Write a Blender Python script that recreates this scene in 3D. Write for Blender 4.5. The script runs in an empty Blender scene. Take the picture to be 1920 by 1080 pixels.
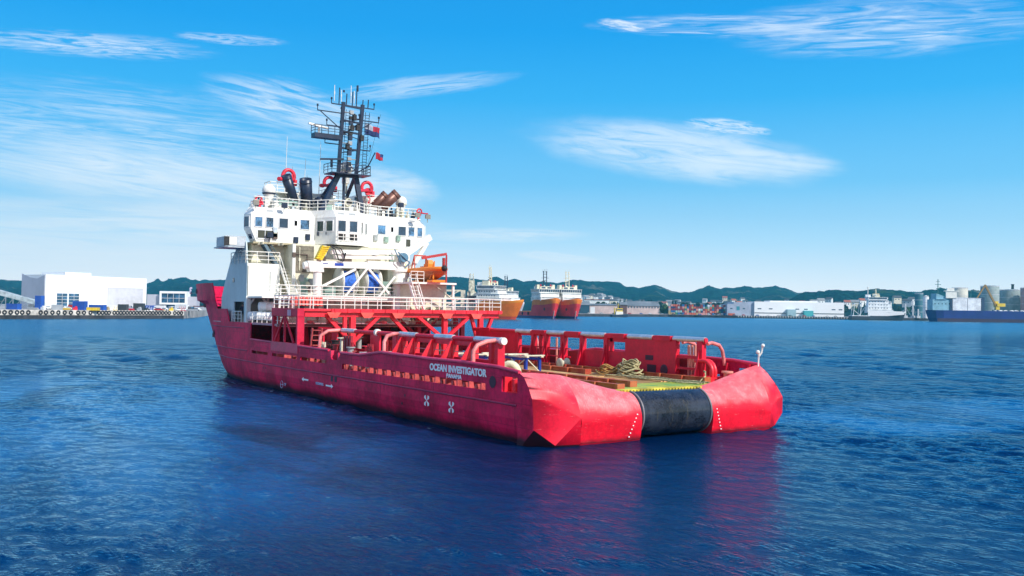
import bpy, bmesh, math, random
import numpy as np
from mathutils import Vector, Matrix
random.seed(7); rng = np.random.default_rng(7)
R = math.radians; PI = math.pi
SC = bpy.context.scene
COL = SC.collection

# ------------------------------------------------------------------ camera
F = 1747.74                                   # focal length in px of a 1920 px wide picture
YAW, PITCH, ROLL = R(-34.2147), R(1.28327), R(-0.81855)
CX, CY, CZ = -38.753, 37.751, 7.175
fw = Vector((math.cos(YAW)*math.cos(PITCH), math.sin(YAW)*math.cos(PITCH), math.sin(PITCH)))
ri = fw.cross(Vector((0, 0, 1))).normalized(); up = ri.cross(fw)
r2 = ri*math.cos(ROLL) - up*math.sin(ROLL); u2 = up*math.cos(ROLL) + ri*math.sin(ROLL)
cam = bpy.data.objects.new('camera', bpy.data.cameras.new('camera')); COL.objects.link(cam)
cam.matrix_world = Matrix(((r2.x, u2.x, -fw.x, CX), (r2.y, u2.y, -fw.y, CY), (r2.z, u2.z, -fw.z, CZ), (0, 0, 0, 1)))
cam.data.sensor_width = 36; cam.data.lens = F/1920*36; cam.data.clip_end = 60000; cam.data.clip_start = 0.5
SC.camera = cam
FH = Vector((math.cos(YAW), math.sin(YAW), 0)); RH = Vector((math.sin(YAW), -math.cos(YAW), 0))
ROT = math.atan2(RH.y, RH.x)
def W(u, Z, z=0.0):                            # a point on the far shore at depth Z
    p = Vector((CX, CY, 0)) + FH*Z + RH*((u-960)/F*Z); p.z = z; return p

# ------------------------------------------------------------------ sky and sun
SUN_EL, SUN_AZ = R(40), R(180+17)              # azimuth measured from +X (bow) anticlockwise: astern, a little to starboard
sun = bpy.data.lights.new('sun', 'SUN'); sun.energy = 4.6; sun.angle = R(0.5); sun.color = (1, .955, .88)
so = bpy.data.objects.new('sun', sun); COL.objects.link(so)
sd = Vector((math.cos(SUN_AZ)*math.cos(SUN_EL), math.sin(SUN_AZ)*math.cos(SUN_EL), math.sin(SUN_EL)))
so.rotation_euler = sd.to_track_quat('Z', 'Y').to_euler()
world = bpy.data.worlds.new('World'); SC.world = world; world.use_nodes = True; world.cycles.sampling_method = 'NONE'
NT = world.node_tree; NT.nodes.clear()
class G:                                        # tiny expression helper over shader nodes
    def __init__(s, nt): s.nt = nt
    def n(s, t, **k):
        o = s.nt.nodes.new(t)
        for a, b in k.items(): setattr(o, a, b)
        return o
    def put(s, sock, v):
        if isinstance(v, (int, float)): sock.default_value = v
        elif isinstance(v, (tuple, list)): sock.default_value = v
        else: s.nt.links.new(v, sock)
    def m(s, op, a, b=0.0, c=0.0, clamp=False):
        o = s.n('ShaderNodeMath', operation=op, use_clamp=clamp)
        s.put(o.inputs[0], a); s.put(o.inputs[1], b); s.put(o.inputs[2], c); return o.outputs[0]
    def dot(s, v, w):
        o = s.n('ShaderNodeVectorMath', operation='DOT_PRODUCT'); s.put(o.inputs[0], v); s.put(o.inputs[1], tuple(w)); return o.outputs['Value']
    def xyz(s, x, y, z=0.0):
        o = s.n('ShaderNodeCombineXYZ'); s.put(o.inputs[0], x); s.put(o.inputs[1], y); s.put(o.inputs[2], z); return o.outputs[0]
    def noise(s, vec, scale=1, detail=4, rough=.5, dist=0.0, dim='3D'):
        o = s.n('ShaderNodeTexNoise', noise_dimensions=dim)
        if vec is not None: s.put(o.inputs['Vector'], vec)
        s.put(o.inputs['Scale'], scale); s.put(o.inputs['Detail'], detail); s.put(o.inputs['Roughness'], rough); s.put(o.inputs['Distortion'], dist)
        return o.outputs['Fac']
    def ramp(s, fac, stops, interp='LINEAR'):
        o = s.n('ShaderNodeValToRGB'); s.put(o.inputs[0], fac); e = o.color_ramp.elements; o.color_ramp.interpolation = interp
        while len(e) < len(stops): e.new(.5)
        for el, (p, c) in zip(e, stops):
            el.position = p; el.color = (*c, 1) if len(c) == 3 else c
        return o.outputs[0]
    def step(s, v, a, b, smooth=True):
        o = s.n('ShaderNodeMapRange', interpolation_type='SMOOTHSTEP' if smooth else 'LINEAR'); s.put(o.inputs[0], v)
        o.inputs[1].default_value = a; o.inputs[2].default_value = b; return o.outputs[0]
    def mix(s, f, a, b, mode='MIX'):
        o = s.n('ShaderNodeMix', data_type='RGBA', blend_type=mode); s.put(o.inputs[0], f)
        s.put(o.inputs[6], (*a, 1) if isinstance(a, tuple) and len(a) == 3 else a); s.put(o.inputs[7], (*b, 1) if isinstance(b, tuple) and len(b) == 3 else b)
        return o.outputs[2]
g = G(NT)
D = g.n('ShaderNodeTexCoord').outputs['Generated']
sky = g.n('ShaderNodeTexSky', sky_type='NISHITA', sun_disc=False, sun_elevation=SUN_EL, sun_rotation=PI/2-SUN_AZ)
zz = g.dot(D, (0, 0, 1))
el = g.step(zz, -.02, 1.0, False)
# colour of clear air by height above the horizon
air = g.ramp(el, [(0.0, (1.0, 1.0, 1.0)), (.04, (.95, .98, 1.0)), (.09, (.52, .78, .97)), (.15, (.18, .54, .88)), (.235, (.028, .385, .82)), (.30, (.001, .30, .76)), (.45, (.003, .20, .62)), (1.0, (.002, .09, .36))])
base = g.mix(.95, g.mix(1.0, sky.outputs[0], (.1, .1, .1), 'MULTIPLY'), air)
fd = g.dot(D, FH); fds = g.m('MAXIMUM', fd, .02)
U = g.m('MULTIPLY', g.m('DIVIDE', g.dot(D, RH), fds), F)          # bearing across the view direction, V height above horizon
V = g.m('MULTIPLY', g.m('DIVIDE', zz, fds), F)
front = g.step(fd, .1, .3)
cov = None
def cloud(u, v, a, b, rot, stren, sx, sy, lo=.35, hi=.7, dist=1.0, seed=0.0, soft=(1.0, .25)):
    global cov
    uc, vc = u-960, 565.4+.01432*u - v
    c, s_ = math.cos(R(rot)), math.sin(R(rot))
    du = g.m('SUBTRACT', U, uc); dv = g.m('SUBTRACT', V, vc)
    x = g.m('ADD', g.m('MULTIPLY', du, c), g.m('MULTIPLY', dv, s_)); y = g.m('SUBTRACT', g.m('MULTIPLY', dv, c), g.m('MULTIPLY', du, s_))
    wob = g.m('MULTIPLY', g.m('SUBTRACT', g.noise(g.xyz(g.m('DIVIDE', x, a*.35), g.m('DIVIDE', y, b*.8), seed+9), 1, 5), .5), .85)
    e = g.m('ADD', g.m('ADD', g.m('POWER', g.m('ABSOLUTE', g.m('DIVIDE', x, a)), 2.0), g.m('POWER', g.m('ABSOLUTE', g.m('DIVIDE', y, b)), 2.0)), wob)
    mask = g.step(e, soft[0], soft[1])
    n = g.noise(g.xyz(g.m('DIVIDE', x, sx), g.m('DIVIDE', y, sy), seed), 1, 7, .6, dist)
    f = g.m('MULTIPLY', g.m('MULTIPLY', mask, g.step(n, lo, hi)), stren)
    cov = f if cov is None else g.m('SUBTRACT', 1.0, g.m('MULTIPLY', g.m('SUBTRACT', 1.0, cov), g.m('SUBTRACT', 1.0, f)))
cloud(1270, 284, 290, 58, -6, .76, 150, 20, .16, .64, 1.2, 1.0, (1.25, -.05))
cloud(1430, 304, 170, 26, -3, .62, 200, 16, .15, .6, .5, 1.4, (1.1, .0))
cloud(1660, 45, 320, 62, 4, .75, 210, 17, .32, .72, 1.8, 2.0, (1.2, -.2))
cloud(1330, 44, 240, 26, 1, .55, 150, 11, .36, .66, 1.2, 2.5)
cloud(1160, 44, 50, 12, -9, .8, 40, 5, .35, .6, 1.0, 2.8)
cloud(1362, 236, 90, 17, -5, .7, 50, 8, .36, .62, 1.5, 3.0)
cloud(150, 80, 250, 26, -3, .75, 110, 9, .34, .68, 2.0, 4.0, (1.2, -.3))
cloud(420, 70, 120, 12, -3, .4, 60, 6, .34, .62, 1.5, 4.3)
cloud(560, 205, 200, 52, -14, .75, 150, 14, .30, .68, 1.4, 5.0, (1.2, -.2))
cloud(780, 160, 190, 22, 7, .45, 110, 10, .3, .62, 1.2, 5.5, (1.1, 0))
cloud(250, 260, 500, 110, -6, .55, 170, 12, .34, .74, 1.8, 6.0, (1.2, -.2))
cloud(330, 345, 480, 74, -8, .95, 260, 24, .12, .66, 1.4, 7.0, (1.2, -.2))
cloud(690, 352, 135, 44, -3, .8, 120, 20, .12, .6, 1.2, 8.0, (1.15, .1))
cloud(300, 440, 700, 75, -2, .85, 330, 22, .18, .70, 1.0, 9.0, (1.2, -.1))
cloud(950, 441, 165, 16, 1, .7, 90, 9, .25, .6, .8, 10.0, (1.1, -.2))
cloud(1040, 482, 90, 11, -4, .45, 70, 7, .25, .5, .8, 10.5)
cloud(250, 505, 800, 40, 0, .35, 260, 16, .3, .6, 1.0, 11.0, (1.2, 0))
fill_clouds = g.m('MULTIPLY', g.step(g.noise(g.xyz(g.m('MULTIPLY', g.dot(D, (1, 0, 0)), 2.0), g.m('MULTIPLY', g.dot(D, (0, 1, 0)), 2.0), g.m('MULTIPLY', zz, 3.0)), 1.2, 6, .6, 1.0), .36, .62), .8)  # unseen cloud cover outside the view, brightened to add fill light
cov = g.m('MULTIPLY', g.m('MAXIMUM', g.m('MULTIPLY', cov, front), g.m('MULTIPLY', fill_clouds, g.m('SUBTRACT', 1.0, front))), 1.0)
col = g.mix(g.m('MULTIPLY', cov, .86), base, (.92, .94, .95))
bg = g.n('ShaderNodeBackground'); g.put(bg.inputs[0], col); bg.inputs[1].default_value = 1.14
NT.links.new(bg.outputs[0], g.n('ShaderNodeOutputWorld').inputs[0])
SC.view_settings.view_transform = 'Standard'; SC.view_settings.look = 'None'; SC.view_settings.exposure = 0.12; SC.view_settings.gamma = 1
SC.cycles.max_bounces = 6; SC.cycles.caustics_reflective = False; SC.cycles.caustics_refractive = False
SC.cycles.sample_clamp_indirect = 4

# ------------------------------------------------------------------ materials
MATS = {}
def mat(name, color, rough=.45, var=.12, scale=.6, metal=0.0, streak=0.0, streak_col=(.25, .09, .03), bump=.0, bscale=8, spec=.5, col2=None, coat=0.0):
    if name in MATS: return MATS[name]
    m = bpy.data.materials.new(name); m.use_nodes = True; nt = m.node_tree; h = G(nt); b = nt.nodes['Principled BSDF']
    co = h.n('ShaderNodeTexCoord').outputs['Object']
    n1 = h.noise(co, scale, 6, .6)
    n2 = h.noise(co, scale*9, 3, .6)
    f = h.m('ADD', h.m('MULTIPLY', n1, .7), h.m('MULTIPLY', n2, .3))
    c2 = col2 or tuple(min(1, c*(1+var*2)+var*.02) for c in color); c1 = tuple(c*(1-var*1.6) for c in color)
    cc = h.mix(h.step(f, .35, .65), c1 if col2 is None else color, c2)
    if streak:
        mp = h.n('ShaderNodeMapping'); h.put(mp.inputs['Vector'], co); mp.inputs['Scale'].default_value = (2.2, 2.2, .22)
        st = h.noise(mp.outputs[0], 1.6, 5, .65)
        cc = h.mix(h.m('MULTIPLY', h.step(st, .56, .74), streak), cc, streak_col)
    h.put(b.inputs['Base Color'], cc); b.inputs['Metallic'].default_value = metal; b.inputs['Specular IOR Level'].default_value = spec
    h.put(b.inputs['Roughness'], h.m('ADD', rough-.08, h.m('MULTIPLY', n2, .16)))
    if coat: b.inputs['Coat Weight'].default_value = coat
    if bump:
        bn = h.n('ShaderNodeBump'); h.put(bn.inputs['Height'], h.noise(co, bscale, 4)); bn.inputs['Strength'].default_value = .6; bn.inputs['Distance'].default_value = bump; h.put(b.inputs['Normal'], bn.outputs[0])
    MATS[name] = m; return m
RED = mat('red_paint', (.66, .003, .03), .48, .10, .5, streak=.25, streak_col=(.3, .01, .03))
HULL = mat('hull_paint', (.64, .006, .066), .5, .22, .35, streak=.65, streak_col=(.26, .006, .035), bump=.012, bscale=1.1, spec=.18)
PINKRED = mat('worn_highlit_stern_paint', (.74, .002, .022), .45, .1, .6, streak=.0, bump=.02, bscale=1.2, spec=.3)
BRIGHT = mat('bright_red_paint', (.80, .02, .04), .4, .12, .8)
WHITE = mat('white_paint', (.84, .82, .75), .4, .04, .5, streak=.45, streak_col=(.55, .42, .25))
CREAM = mat('cream_paint', (.70, .66, .50), .5, .08, .5, streak=.35, streak_col=(.42, .30, .14))
GREY = mat('grey_paint', (.34, .36, .36), .55, .1, .5)
NAVY = mat('navy_paint', (.012, .022, .05), .35, .15, .8)
SILVER = mat('bare_steel', (.62, .66, .70), .35, .1, 1.5, metal=.6)
BRONZE = mat('heat_stained_steel', (.16, .07, .05), .4, .2, .7, metal=.3)
BLACK = mat('black_rubber', (.012, .012, .014), .7, .3, 3)
ROLLER = mat('black_roller_steel', (.014, .018, .03), .16, .4, .9, streak=.5, streak_col=(.10, .085, .05), bump=.02, bscale=2)
GLASS = mat('dark_glass', (.02, .05, .09), .08, .3, .4, spec=.9)
DARK = mat('dark_interior', (.012, .010, .010), .8)
WOOD = mat('deck_planks', (.36, .20, .07), .7, .25, .7, bump=.01, bscale=5, streak=.3, streak_col=(.2, .25, .05))
DECKR = mat('deck_red', (.34, .02, .03), .55, .25, .6)
GREEN = mat('green_yellow_deck_paint', (.62, .52, .03), .5, .1, .9, col2=(.10, .36, .10))
ORANGE = mat('orange_paint', (.86, .23, .012), .4, .08, .5)
ORANGE2 = mat('faded_orange', (.80, .30, .10), .5, .15, .4)
BLUE = mat('blue_paint', (.012, .05, .35), .4, .1, .6)
BLUEROPE = mat('blue_rope', (.02, .12, .5), .7, .3, 4)
YELLOW = mat('yellow_paint', (.80, .58, .02), .45, .1, 1)
ROPE = mat('rope_fibre', (.62, .52, .30), .85, .35, 6)
LETTER = mat('lettering_paint', (.96, .97, .97), .5, .02, 1)
def wetline(m, z0, z1, c):
    nt = m.node_tree; h = G(nt); b = nt.nodes['Principled BSDF']; src = b.inputs['Base Color'].links[0].from_socket; co = h.n('ShaderNodeTexCoord').outputs['Object']
    zz_ = h.m('ADD', h.dot(co, (0, 0, 1)), h.m('MULTIPLY', h.m('SUBTRACT', h.noise(co, .7, 5, .7), .5), .45)); h.put(b.inputs['Base Color'], h.mix(h.step(zz_, z1, z0), src, c))
wetline(HULL, .15, .65, (.045, .008, .02)); wetline(PINKRED, .0, .38, (.10, .004, .012))
def seams(m):                                   # welded plate seams and rub marks
    nt = m.node_tree; h = G(nt); b = nt.nodes['Principled BSDF']; src = b.inputs['Base Color'].links[0].from_socket; co = h.n('ShaderNodeTexCoord').outputs['Object']
    def ln(v, per, w_):
        f = h.m('FRACT', h.m('DIVIDE', v, per)); return h.m('SUBTRACT', 1.0, h.m('MULTIPLY', h.step(f, 0.0, w_), h.step(f, 1.0, 1-w_)))
    l = h.m('MAXIMUM', ln(h.dot(co, (1, 0, 0)), 5.6, .006), ln(h.m('ADD', h.dot(co, (0, 0, 1)), .35), 1.25, .02))
    mp = h.n('ShaderNodeMapping'); h.put(mp.inputs['Vector'], co); mp.inputs['Scale'].default_value = (.35, 1, 2.6); sc = h.step(h.noise(mp.outputs[0], 1.2, 7, .7, .4), .60, .72)
    c = h.mix(h.m('MULTIPLY', l, .45), src, (.16, .004, .02)); c = h.mix(h.m('MULTIPLY', sc, .30), c, (.62, .10, .16)); h.put(b.inputs['Base Color'], c)
seams(HULL)
def dings(m):                                   # rust spots and long rubbed scratches
    nt = m.node_tree; h = G(nt); b = nt.nodes['Principled BSDF']; src = b.inputs['Base Color'].links[0].from_socket; co = h.n('ShaderNodeTexCoord').outputs['Object']
    mp = h.n('ShaderNodeMapping'); h.put(mp.inputs['Vector'], co); mp.inputs['Scale'].default_value = (1, 1.2, 7); mp.inputs['Rotation'].default_value = (.5, 0, 0)
    a = h.step(h.noise(mp.outputs[0], 1.4, 8, .75, .8), .60, .68); r = h.step(h.noise(co, 2.6, 6, .75), .64, .70)
    c = h.mix(h.m('MULTIPLY', a, .5), src, (.80, .45, .42)); c = h.mix(h.m('MULTIPLY', r, .55), c, (.22, .03, .01)); h.put(b.inputs['Base Color'], c)
def wood_lines():
    m = WOOD; nt = m.node_tree; h = G(nt); b = nt.nodes['Principled BSDF']
    src = b.inputs['Base Color'].links[0].from_socket
    co = h.n('ShaderNodeTexCoord').outputs['Object']
    y = h.dot(co, (0, 1, 0)); fr = h.m('FRACT', h.m('MULTIPLY', y, 4.0))
    line = h.m('MULTIPLY', h.step(fr, .0, .1), h.step(fr, 1.0, .9))
    h.put(b.inputs['Base Color'], h.mix(h.m('SUBTRACT', 1.0, line), src, (.10, .05, .02)))
wood_lines()
def scuffs_highlight(m, amount, c, za=1.45, zb=2.1):
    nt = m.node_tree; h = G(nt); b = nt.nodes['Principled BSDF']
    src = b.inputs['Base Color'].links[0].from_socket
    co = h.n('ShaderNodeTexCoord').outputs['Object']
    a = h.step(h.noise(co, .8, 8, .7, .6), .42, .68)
    z = h.step(h.m('ADD', h.dot(co, (0, 0, 1)), h.m('MULTIPLY', h.m('SUBTRACT', h.noise(co, .9, 4), .5), .8)), za, zb)   # wear plus sun and sky highlight, painted in above the bend
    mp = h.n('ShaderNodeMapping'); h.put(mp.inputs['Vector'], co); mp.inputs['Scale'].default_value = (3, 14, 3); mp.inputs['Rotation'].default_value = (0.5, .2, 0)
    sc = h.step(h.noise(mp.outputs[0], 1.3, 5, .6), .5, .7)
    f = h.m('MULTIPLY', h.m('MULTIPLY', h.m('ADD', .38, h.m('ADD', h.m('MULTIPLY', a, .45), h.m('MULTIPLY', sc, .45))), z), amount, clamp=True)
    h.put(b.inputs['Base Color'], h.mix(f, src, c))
scuffs_highlight(PINKRED, .95, (.74, .27, .28))
CORNER = mat('dented_stern_paint', (.76, .004, .03), .45, .1, .6, bump=.03, bscale=1.0, spec=.3); scuffs_highlight(CORNER, .75, (.74, .27, .28), 2.3, 3.3)  # corner plates: wear and painted highlight start higher up
dings(PINKRED); dings(CORNER)

# ------------------------------------------------------------------ mesh helpers
class MB:
    def __init__(s): s.v = []; s.f = []; s.sm = []
    def add(s, vs, fs, smooth=False):
        o = len(s.v); s.v += [tuple(p) for p in vs]; s.f += [tuple(i+o for i in f) for f in fs]; s.sm += [smooth]*len(fs); return s
    def box(s, x0, x1, y0, y1, z0, z1):
        return s.add([(x0, y0, z0), (x1, y0, z0), (x1, y1, z0), (x0, y1, z0), (x0, y0, z1), (x1, y0, z1), (x1, y1, z1), (x0, y1, z1)],
                     [(0, 3, 2, 1), (4, 5, 6, 7), (0, 1, 5, 4), (1, 2, 6, 5), (2, 3, 7, 6), (3, 0, 4, 7)])
    def hexa(s, p): return s.add(p, [(0, 3, 2, 1), (4, 5, 6, 7), (0, 1, 5, 4), (1, 2, 6, 5), (2, 3, 7, 6), (3, 0, 4, 7)])
    def beam(s, a, b, w, h, upv=(0, 0, 1)):
        a, b = Vector(a), Vector(b); d = (b-a).normalized(); uu = Vector(upv)
        if abs(d.dot(uu)) > .98: uu = Vector((0, 1, 0))
        sx = d.cross(uu).normalized()*w/2; sy = sx.cross(d).normalized()*h/2
        return s.hexa([a-sx-sy, a+sx-sy, b+sx-sy, b-sx-sy, a-sx+sy, a+sx+sy, b+sx+sy, b-sx+sy])
    def tube(s, a, b, r, n=8, r1=None, caps=True):
        a, b = Vector(a), Vector(b); d = (b-a).normalized(); uu = Vector((0, 0, 1)) if abs(d.z) < .95 else Vector((1, 0, 0))
        x = d.cross(uu).normalized(); y = x.cross(d); r1 = r if r1 is None else r1
        vs = [a+(x*math.cos(2*PI*i/n)+y*math.sin(2*PI*i/n))*r for i in range(n)]+[b+(x*math.cos(2*PI*i/n)+y*math.sin(2*PI*i/n))*r1 for i in range(n)]
        s.add(vs, [(i, (i+1) % n, n+(i+1) % n, n+i) for i in range(n)], n > 5)
        if caps: s.add(vs, [tuple(range(n))[::-1], tuple(range(n, 2*n))])
        return s
    def path(s, pts, r, n=8, closed=False):
        pts = [Vector(p) for p in pts]; N = len(pts); rings = []; px = None
        for i, p in enumerate(pts):
            a = pts[(i-1) % N] if (closed or i > 0) else p; b = pts[(i+1) % N] if (closed or i < N-1) else p
            d = (b-a).normalized()
            if px is None:
                uu = Vector((0, 0, 1)) if abs(d.z) < .9 else Vector((1, 0, 0)); px = d.cross(uu).normalized()
            px = (px - d*px.dot(d)).normalized(); y = d.cross(px); rr = r[i] if isinstance(r, (list, tuple)) else r
            rings.append([p+(px*math.cos(2*PI*k/n)+y*math.sin(2*PI*k/n))*rr for k in range(n)])
        vs = [q for g_ in rings for q in g_]; fs = []
        for i in range(N if closed else N-1):
            j = (i+1) % N
            fs += [(i*n+k, i*n+(k+1) % n, j*n+(k+1) % n, j*n+k) for k in range(n)]
        s.add(vs, fs, True)
        if not closed: s.add(rings[0]+rings[-1], [tuple(range(n))[::-1], tuple(range(n, 2*n))])
        return s
    def lathe(s, c, prof, n=16, axis='z'):
        vs = []
        for (r, t) in prof:
            for k in range(n):
                a = 2*PI*k/n; p = (r*math.cos(a), r*math.sin(a), t)
                if axis == 'y': p = (p[0], p[2], p[1])
                if axis == 'x': p = (p[2], p[0], p[1])
                vs.append((c[0]+p[0], c[1]+p[1], c[2]+p[2]))
        fs = [(i*n+k, i*n+(k+1) % n, (i+1)*n+(k+1) % n, (i+1)*n+k) for i in range(len(prof)-1) for k in range(n)]
        s.add(vs, fs, True)
        s.add(vs[:n]+vs[-n:], [tuple(range(n))[::-1], tuple(range(n, 2*n))]); return s
    def ball(s, c, r, n=12, sq=1.0):
        return s.lathe(c, [(r*math.sin(PI*i/8)+1e-4, -r*sq*math.cos(PI*i/8)) for i in range(9)], n)
    def prism(s, poly, a, b, axis='y'):           # poly in the two other axes
        def P(p, t): return (p[0], t, p[1]) if axis == 'y' else ((t, p[0], p[1]) if axis == 'x' else (p[0], p[1], t))
        n = len(poly); vs = [P(p, a) for p in poly]+[P(p, b) for p in poly]
        return s.add(vs, [tuple(range(n)), tuple(range(2*n-1, n-1, -1))]+[(i, n+i, n+(i+1) % n, (i+1) % n) for i in range(n)])
    def rail(s, pts, h=1.05, rows=3, post=1.4, r=.028, closed=False):
        pts = [Vector(p) for p in pts]
        if closed: pts.append(pts[0])
        for a, b in zip(pts, pts[1:]):
            for k in range(rows):
                z = Vector((0, 0, h*(k+1)/rows)); s.tube(a+z, b+z, r if k < rows-1 else r*1.3, 5)
            n = max(1, round((b-a).length/post))
            for i in range(n+1):
                p = a.lerp(b, i/n); s.tube(p, p+Vector((0, 0, h)), r*1.2, 5)
        return s
    def pieces(s, gap=.012):                        # pieces that do not touch one another, each as an MB of its own
        n = len(s.v); par = list(range(n))
        def find(a):
            while par[a] != a: par[a] = par[par[a]]; a = par[a]
            return a
        for f in s.f:
            r0 = find(f[0])
            for i in f[1:]: par[find(i)] = r0
        isl = {}
        for fi, f in enumerate(s.f): isl.setdefault(find(f[0]), []).append(fi)
        A = np.array(s.v); bx = []
        for k, fs in isl.items():
            p = A[sorted({i for fi in fs for i in s.f[fi]})]; bx.append([p.min(0)-gap, p.max(0)+gap, fs])
        cl = []
        for lo, hi, fs in bx:
            cur = [[(lo, hi)], list(fs)]; rest = []
            for c in cl:
                if any((lo <= h2).all() and (hi >= l2).all() for l2, h2 in c[0]): cur[0] += c[0]; cur[1] += c[1]
                else: rest.append(c)
            cl = rest+[cur]
        out = []
        for _, fs in cl:
            b = MB(); mp = {}
            for fi in sorted(fs):
                f = []
                for i in s.f[fi]:
                    if i not in mp: mp[i] = len(b.v); b.v.append(s.v[i])
                    f.append(mp[i])
                b.f.append(tuple(f)); b.sm.append(s.sm[fi])
            out.append(b)
        return out
    def each(s, name, m, parent=None, label=None, limit=100, **k):
        ps = s.pieces(); ps.sort(key=lambda b: -len(b.v))
        return [b.build(name, m, parent, label, **k) for b in ps[:limit]][0]
    def build(s, name, m, parent=None, label=None, fixn=True, smooth=None):
        me = bpy.data.meshes.new(name); me.from_pydata(s.v, [], s.f)
        me.polygons.foreach_set('use_smooth', s.sm if smooth is None else [smooth]*len(s.f))
        if fixn:
            bm = bmesh.new(); bm.from_mesh(me); bmesh.ops.recalc_face_normals(bm, faces=bm.faces); bm.to_mesh(me); bm.free()
        me.materials.append(m); o = bpy.data.objects.new(name, me); COL.objects.link(o)
        if parent: o.parent = parent
        if label: o['label'] = label
        return o
def thing(name, label, cat, loc=(0, 0, 0), rz=0, group=None):
    o = bpy.data.objects.new(name, None); COL.objects.link(o); o.location = loc; o.rotation_euler = (0, 0, rz)
    o['label'] = label; o['category'] = cat
    if group: o['group'] = group
    return o
def tag(o, label, cat, group=None, loc=None, rz=None):
    o['label'] = label; o['category'] = cat
    if group: o['group'] = group
    if loc is not None: o.location = loc
    if rz is not None: o.rotation_euler = (0, 0, rz)
    return o
def struct(o, kind='structure'): o['kind'] = kind; return o
def copy_tree(o, parent=None):
    kids = list(o.children); c = o.copy(); COL.objects.link(c); c.parent = parent
    for ch in kids: copy_tree(ch, c)
    return c
def text(s, size, mtx, m, parent, name='lettering', squeeze=1.0, thick=.01):
    cu = bpy.data.curves.new(name, 'FONT'); cu.body = s; cu.size = size; cu.extrude = thick; cu.align_x = 'CENTER'; cu.offset = size*.042
    o = bpy.data.objects.new(name, cu); COL.objects.link(o)
    dg = bpy.context.evaluated_depsgraph_get(); me = bpy.data.meshes.new_from_object(o.evaluated_get(dg)); bpy.data.objects.remove(o)
    me.transform(mtx @ Matrix.Diagonal((squeeze, 1, 1, 1))); me.materials.clear(); me.materials.append(m)
    q = bpy.data.objects.new(name, me); COL.objects.link(q); q.parent = parent; return q
def side_mtx(x, y, z): return Matrix(((-1, 0, 0, x), (0, 0, 1, y), (0, 1, 0, z), (0, 0, 0, 1)))     # reads on a wall that faces +Y
ORD = ['first', 'second', 'third', 'fourth', 'fifth', 'sixth', 'seventh', 'eighth', 'ninth', 'tenth', 'eleventh', 'twelfth', 'thirteenth', 'fourteenth', 'fifteenth',
       'sixteenth', 'seventeenth', 'eighteenth', 'nineteenth', 'twentieth']
def ordn(i): return ORD[i] if i < 20 else (['twenty', 'thirty', 'forty', 'fifty', 'sixty'][(i+1)//10-2]+'-'+ORD[(i+1) % 10-1] if (i+1) % 10 else ['twentieth', 'thirtieth', 'fortieth', 'fiftieth', 'sixtieth'][(i+1)//10-2])

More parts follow.
